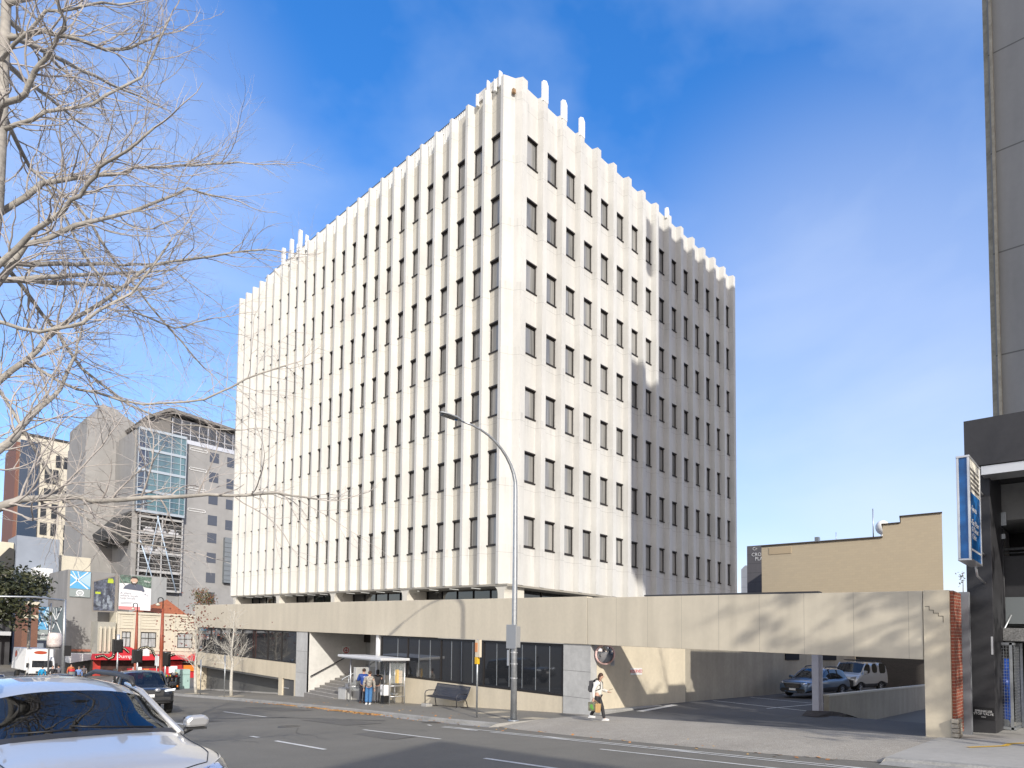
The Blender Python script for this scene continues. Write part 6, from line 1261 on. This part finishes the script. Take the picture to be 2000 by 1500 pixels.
# young street trees
def young(x,y,h,seed,lb,leaf=False,lean=0):
    rng=random.Random(seed); z=G(y); q=root('young_tree',lb,'tree',(x,y,z),group='young bare trees along the footpath'); m=MB(); P=[Vector((x,y,z-.05))]
    for i in range(8): P.append(Vector((x+lean*(i+1)/8+rng.uniform(-.05,.05),y+rng.uniform(-.06,.1)*1,z+h*.82*(i+1)/8)))
    m.tube(P,[.11-.011*i for i in range(9)],8); part('trunk',m,[bark2,bark2],q); m=MB()
    for i in range(26):
        t=.30+.68*i/26; k=min(7,int(t*8)); b=P[k].lerp(P[k+1],t*8-k); a=2*PI*i*.381+seed; d=Vector((math.cos(a),math.sin(a),.75)); L_=(1.9-1.3*t); twig(m,rng,b,d,L_*1.35,.024*(1.15-t*.6),2,.8,mi=0)
    part('branches',m,[bark2,bark2],q)
    m=MB()
    if leaf:
        for i in range(230):
            c=P[6]+Vector((rng.gauss(-.2,1.0),rng.gauss(0,1.0),rng.gauss(.5,.8))); n=wob(rng,1).normalized(); u=n.orthogonal().normalized()*.055; v=n.cross(u).normalized()*.055; m.poly([c-u-v,c+u-v,c+u+v,c-u+v])
    else:
        for i in range(16): c=P[5]+Vector((rng.gauss(0,.9),rng.gauss(0,.9),rng.gauss(.4,.9))); m.ell(c,(.035,.035,.045),6)
    part('leaves' if leaf else 'seed_balls',m,M('red brown leaves',(.16,.055,.04),.8),q)
young(-6.95,19.8,7.0,3,'white-barked bare young tree with upswept branches, nearer of the footpath pair')
young(-6.98,26.6,7.4,8,'young tree with a few red-brown leaves at the corner end of the podium',True,lean=-.2)
mb=MB()
for y in (19.8,26.6): 
    ring=[(-6.95+ .75*math.cos(a),y+1.1*math.sin(a),0) for a in [2*PI*k/14 for k in range(14)]]; mb.poly([(p[0],p[1],G(p[1])+.014) for p in ring])
struct('tree_surrounds',mb,pave)
# evergreen and shrubs
def leafy(name,label,cat,c,rad,n,size,mat,trunk,seed,group=None):
    tk=min(1,rad[0]/2.0); rng=random.Random(seed); q=root(name,label,cat,trunk[0],group=group); m=MB(); m.tube(trunk,[.22*tk,.16*tk,.1*tk][:len(trunk)],8)
    for i in range(7): a=rng.random()*6.3; m.tube([trunk[-1],tuple(Vector(trunk[-1])+Vector((math.cos(a)*rad[0]*.6,math.sin(a)*rad[1]*.6,rad[2]*.5*rng.random())))],[.08*tk,.02*tk],5)
    part('trunk',m,bark,q); m=MB(); cl=[]
    for i in range(n//28+6):
        u=wob(rng,1); u=u.normalized()*(.35+.65*rng.random()); cl.append((Vector((u.x*rad[0],u.y*rad[1],u.z*rad[2])),.22+.25*rng.random()))
    for i in range(n):
        o_,s_=cl[rng.randrange(len(cl))]; p=Vector(c)+o_+Vector((rng.gauss(0,s_*rad[0]*.6),rng.gauss(0,s_*rad[1]*.6),rng.gauss(0,s_*rad[2]*.5))); k=rng.random(); nn=(wob(rng,1)+Vector((0,0,.5))).normalized(); u=nn.orthogonal().normalized(); u=(u*math.cos(k*6)+nn.cross(u)*math.sin(k*6))*size*(.7+.6*rng.random()); v=nn.cross(u).normalized()*size*.45; m.poly([p-u,p+v,p+u,p-v],rng.randrange(2))
    part('crown',m,mat,q); return q
ev=[M('evergreen leaf dark',(.025,.032,.014),.6),M('evergreen leaf light',(.06,.066,.03),.5)]; ru=[M('rusty leaf',(.22,.09,.045),.7),M('olive leaf',(.10,.12,.05),.7)]
leafy('evergreen_tree','dense dark evergreen tree at the left edge in front of the shop row','tree',(-15.8,57,5.4),(3.6,2.5,3.4),5200,.24,ev,[(-15.6,57,-2.9),(-15.6,57,1),(-15.7,57,4.5)],2)
leafy('evergreen_tree','smaller dark evergreen right of the large one, behind the mast arm','tree',(-12.3,60,6.8),(1.6,1.6,1.7),1300,.2,ev,[(-12.2,60,-2.9),(-12.2,60,2),(-12.2,60,5.5)],6)
leafy('rust_shrub','rusty brown shrub above the far corner of the podium band','shrub',(-1.8,42.6,5.9),(.95,.95,1.1),1100,.10,ru,[(-1.8,42.6,-2.7),(-1.8,42.6,2),(-1.8,42.6,5)],4)
leafy('thin_weed','thin weed sprouting from the top of the end pier wall','plant',(-3.2,-22.65,5.45),(.15,.1,.25),40,.035,ru,[(-3.2,-22.7,5.0),(-3.2,-22.7,5.2),(-3.2,-22.7,5.4)],4)
# fallen leaves in the gutter
rng=random.Random(12); lf=[M('fallen leaf orange',(.52,.23,.06),.8),M('fallen leaf brown',(.28,.13,.05),.8),M('fallen leaf gold',(.60,.36,.10),.8)]
mb=MB()
def leafs(n,y0,y1,sx,sp=.25):
    for i in range(n):
        y=y0+(y1-y0)*rng.random(); x=kerbx(y)-.08+sx-abs(rng.gauss(0,sp)); z=max(Rd(x,y) if x<kerbx(y) else G(y)+.015,Rd(x,y))+.01+rng.random()*.02; a=rng.random()*6.3; s=.035+.035*rng.random(); u=Vector((math.cos(a),math.sin(a),rng.uniform(-.3,.3)))*s; v=Vector((-math.sin(a),math.cos(a),rng.uniform(-.3,.3)))*s*.7; p=Vector((x,y,z)); mb.poly([p-u,p+v,p+u,p-v],rng.randrange(3))
leafs(750,-2.2,2.6,0,.2); leafs(280,3.2,5.4,0,.15); leafs(220,7,9.5,0,.15); leafs(160,-8,14,.02,.3); leafs(60,-22,-8,.1,.5); leafs(40,-8,12,1.6,.8)
one('fallen_leaves',mb,lf,'orange fallen leaves gathered along the gutter','leaves',(-8.3,0,G(0)),kind='stuff')
for o in bpy.data.objects:
    if '_b' in o: del o['_b']
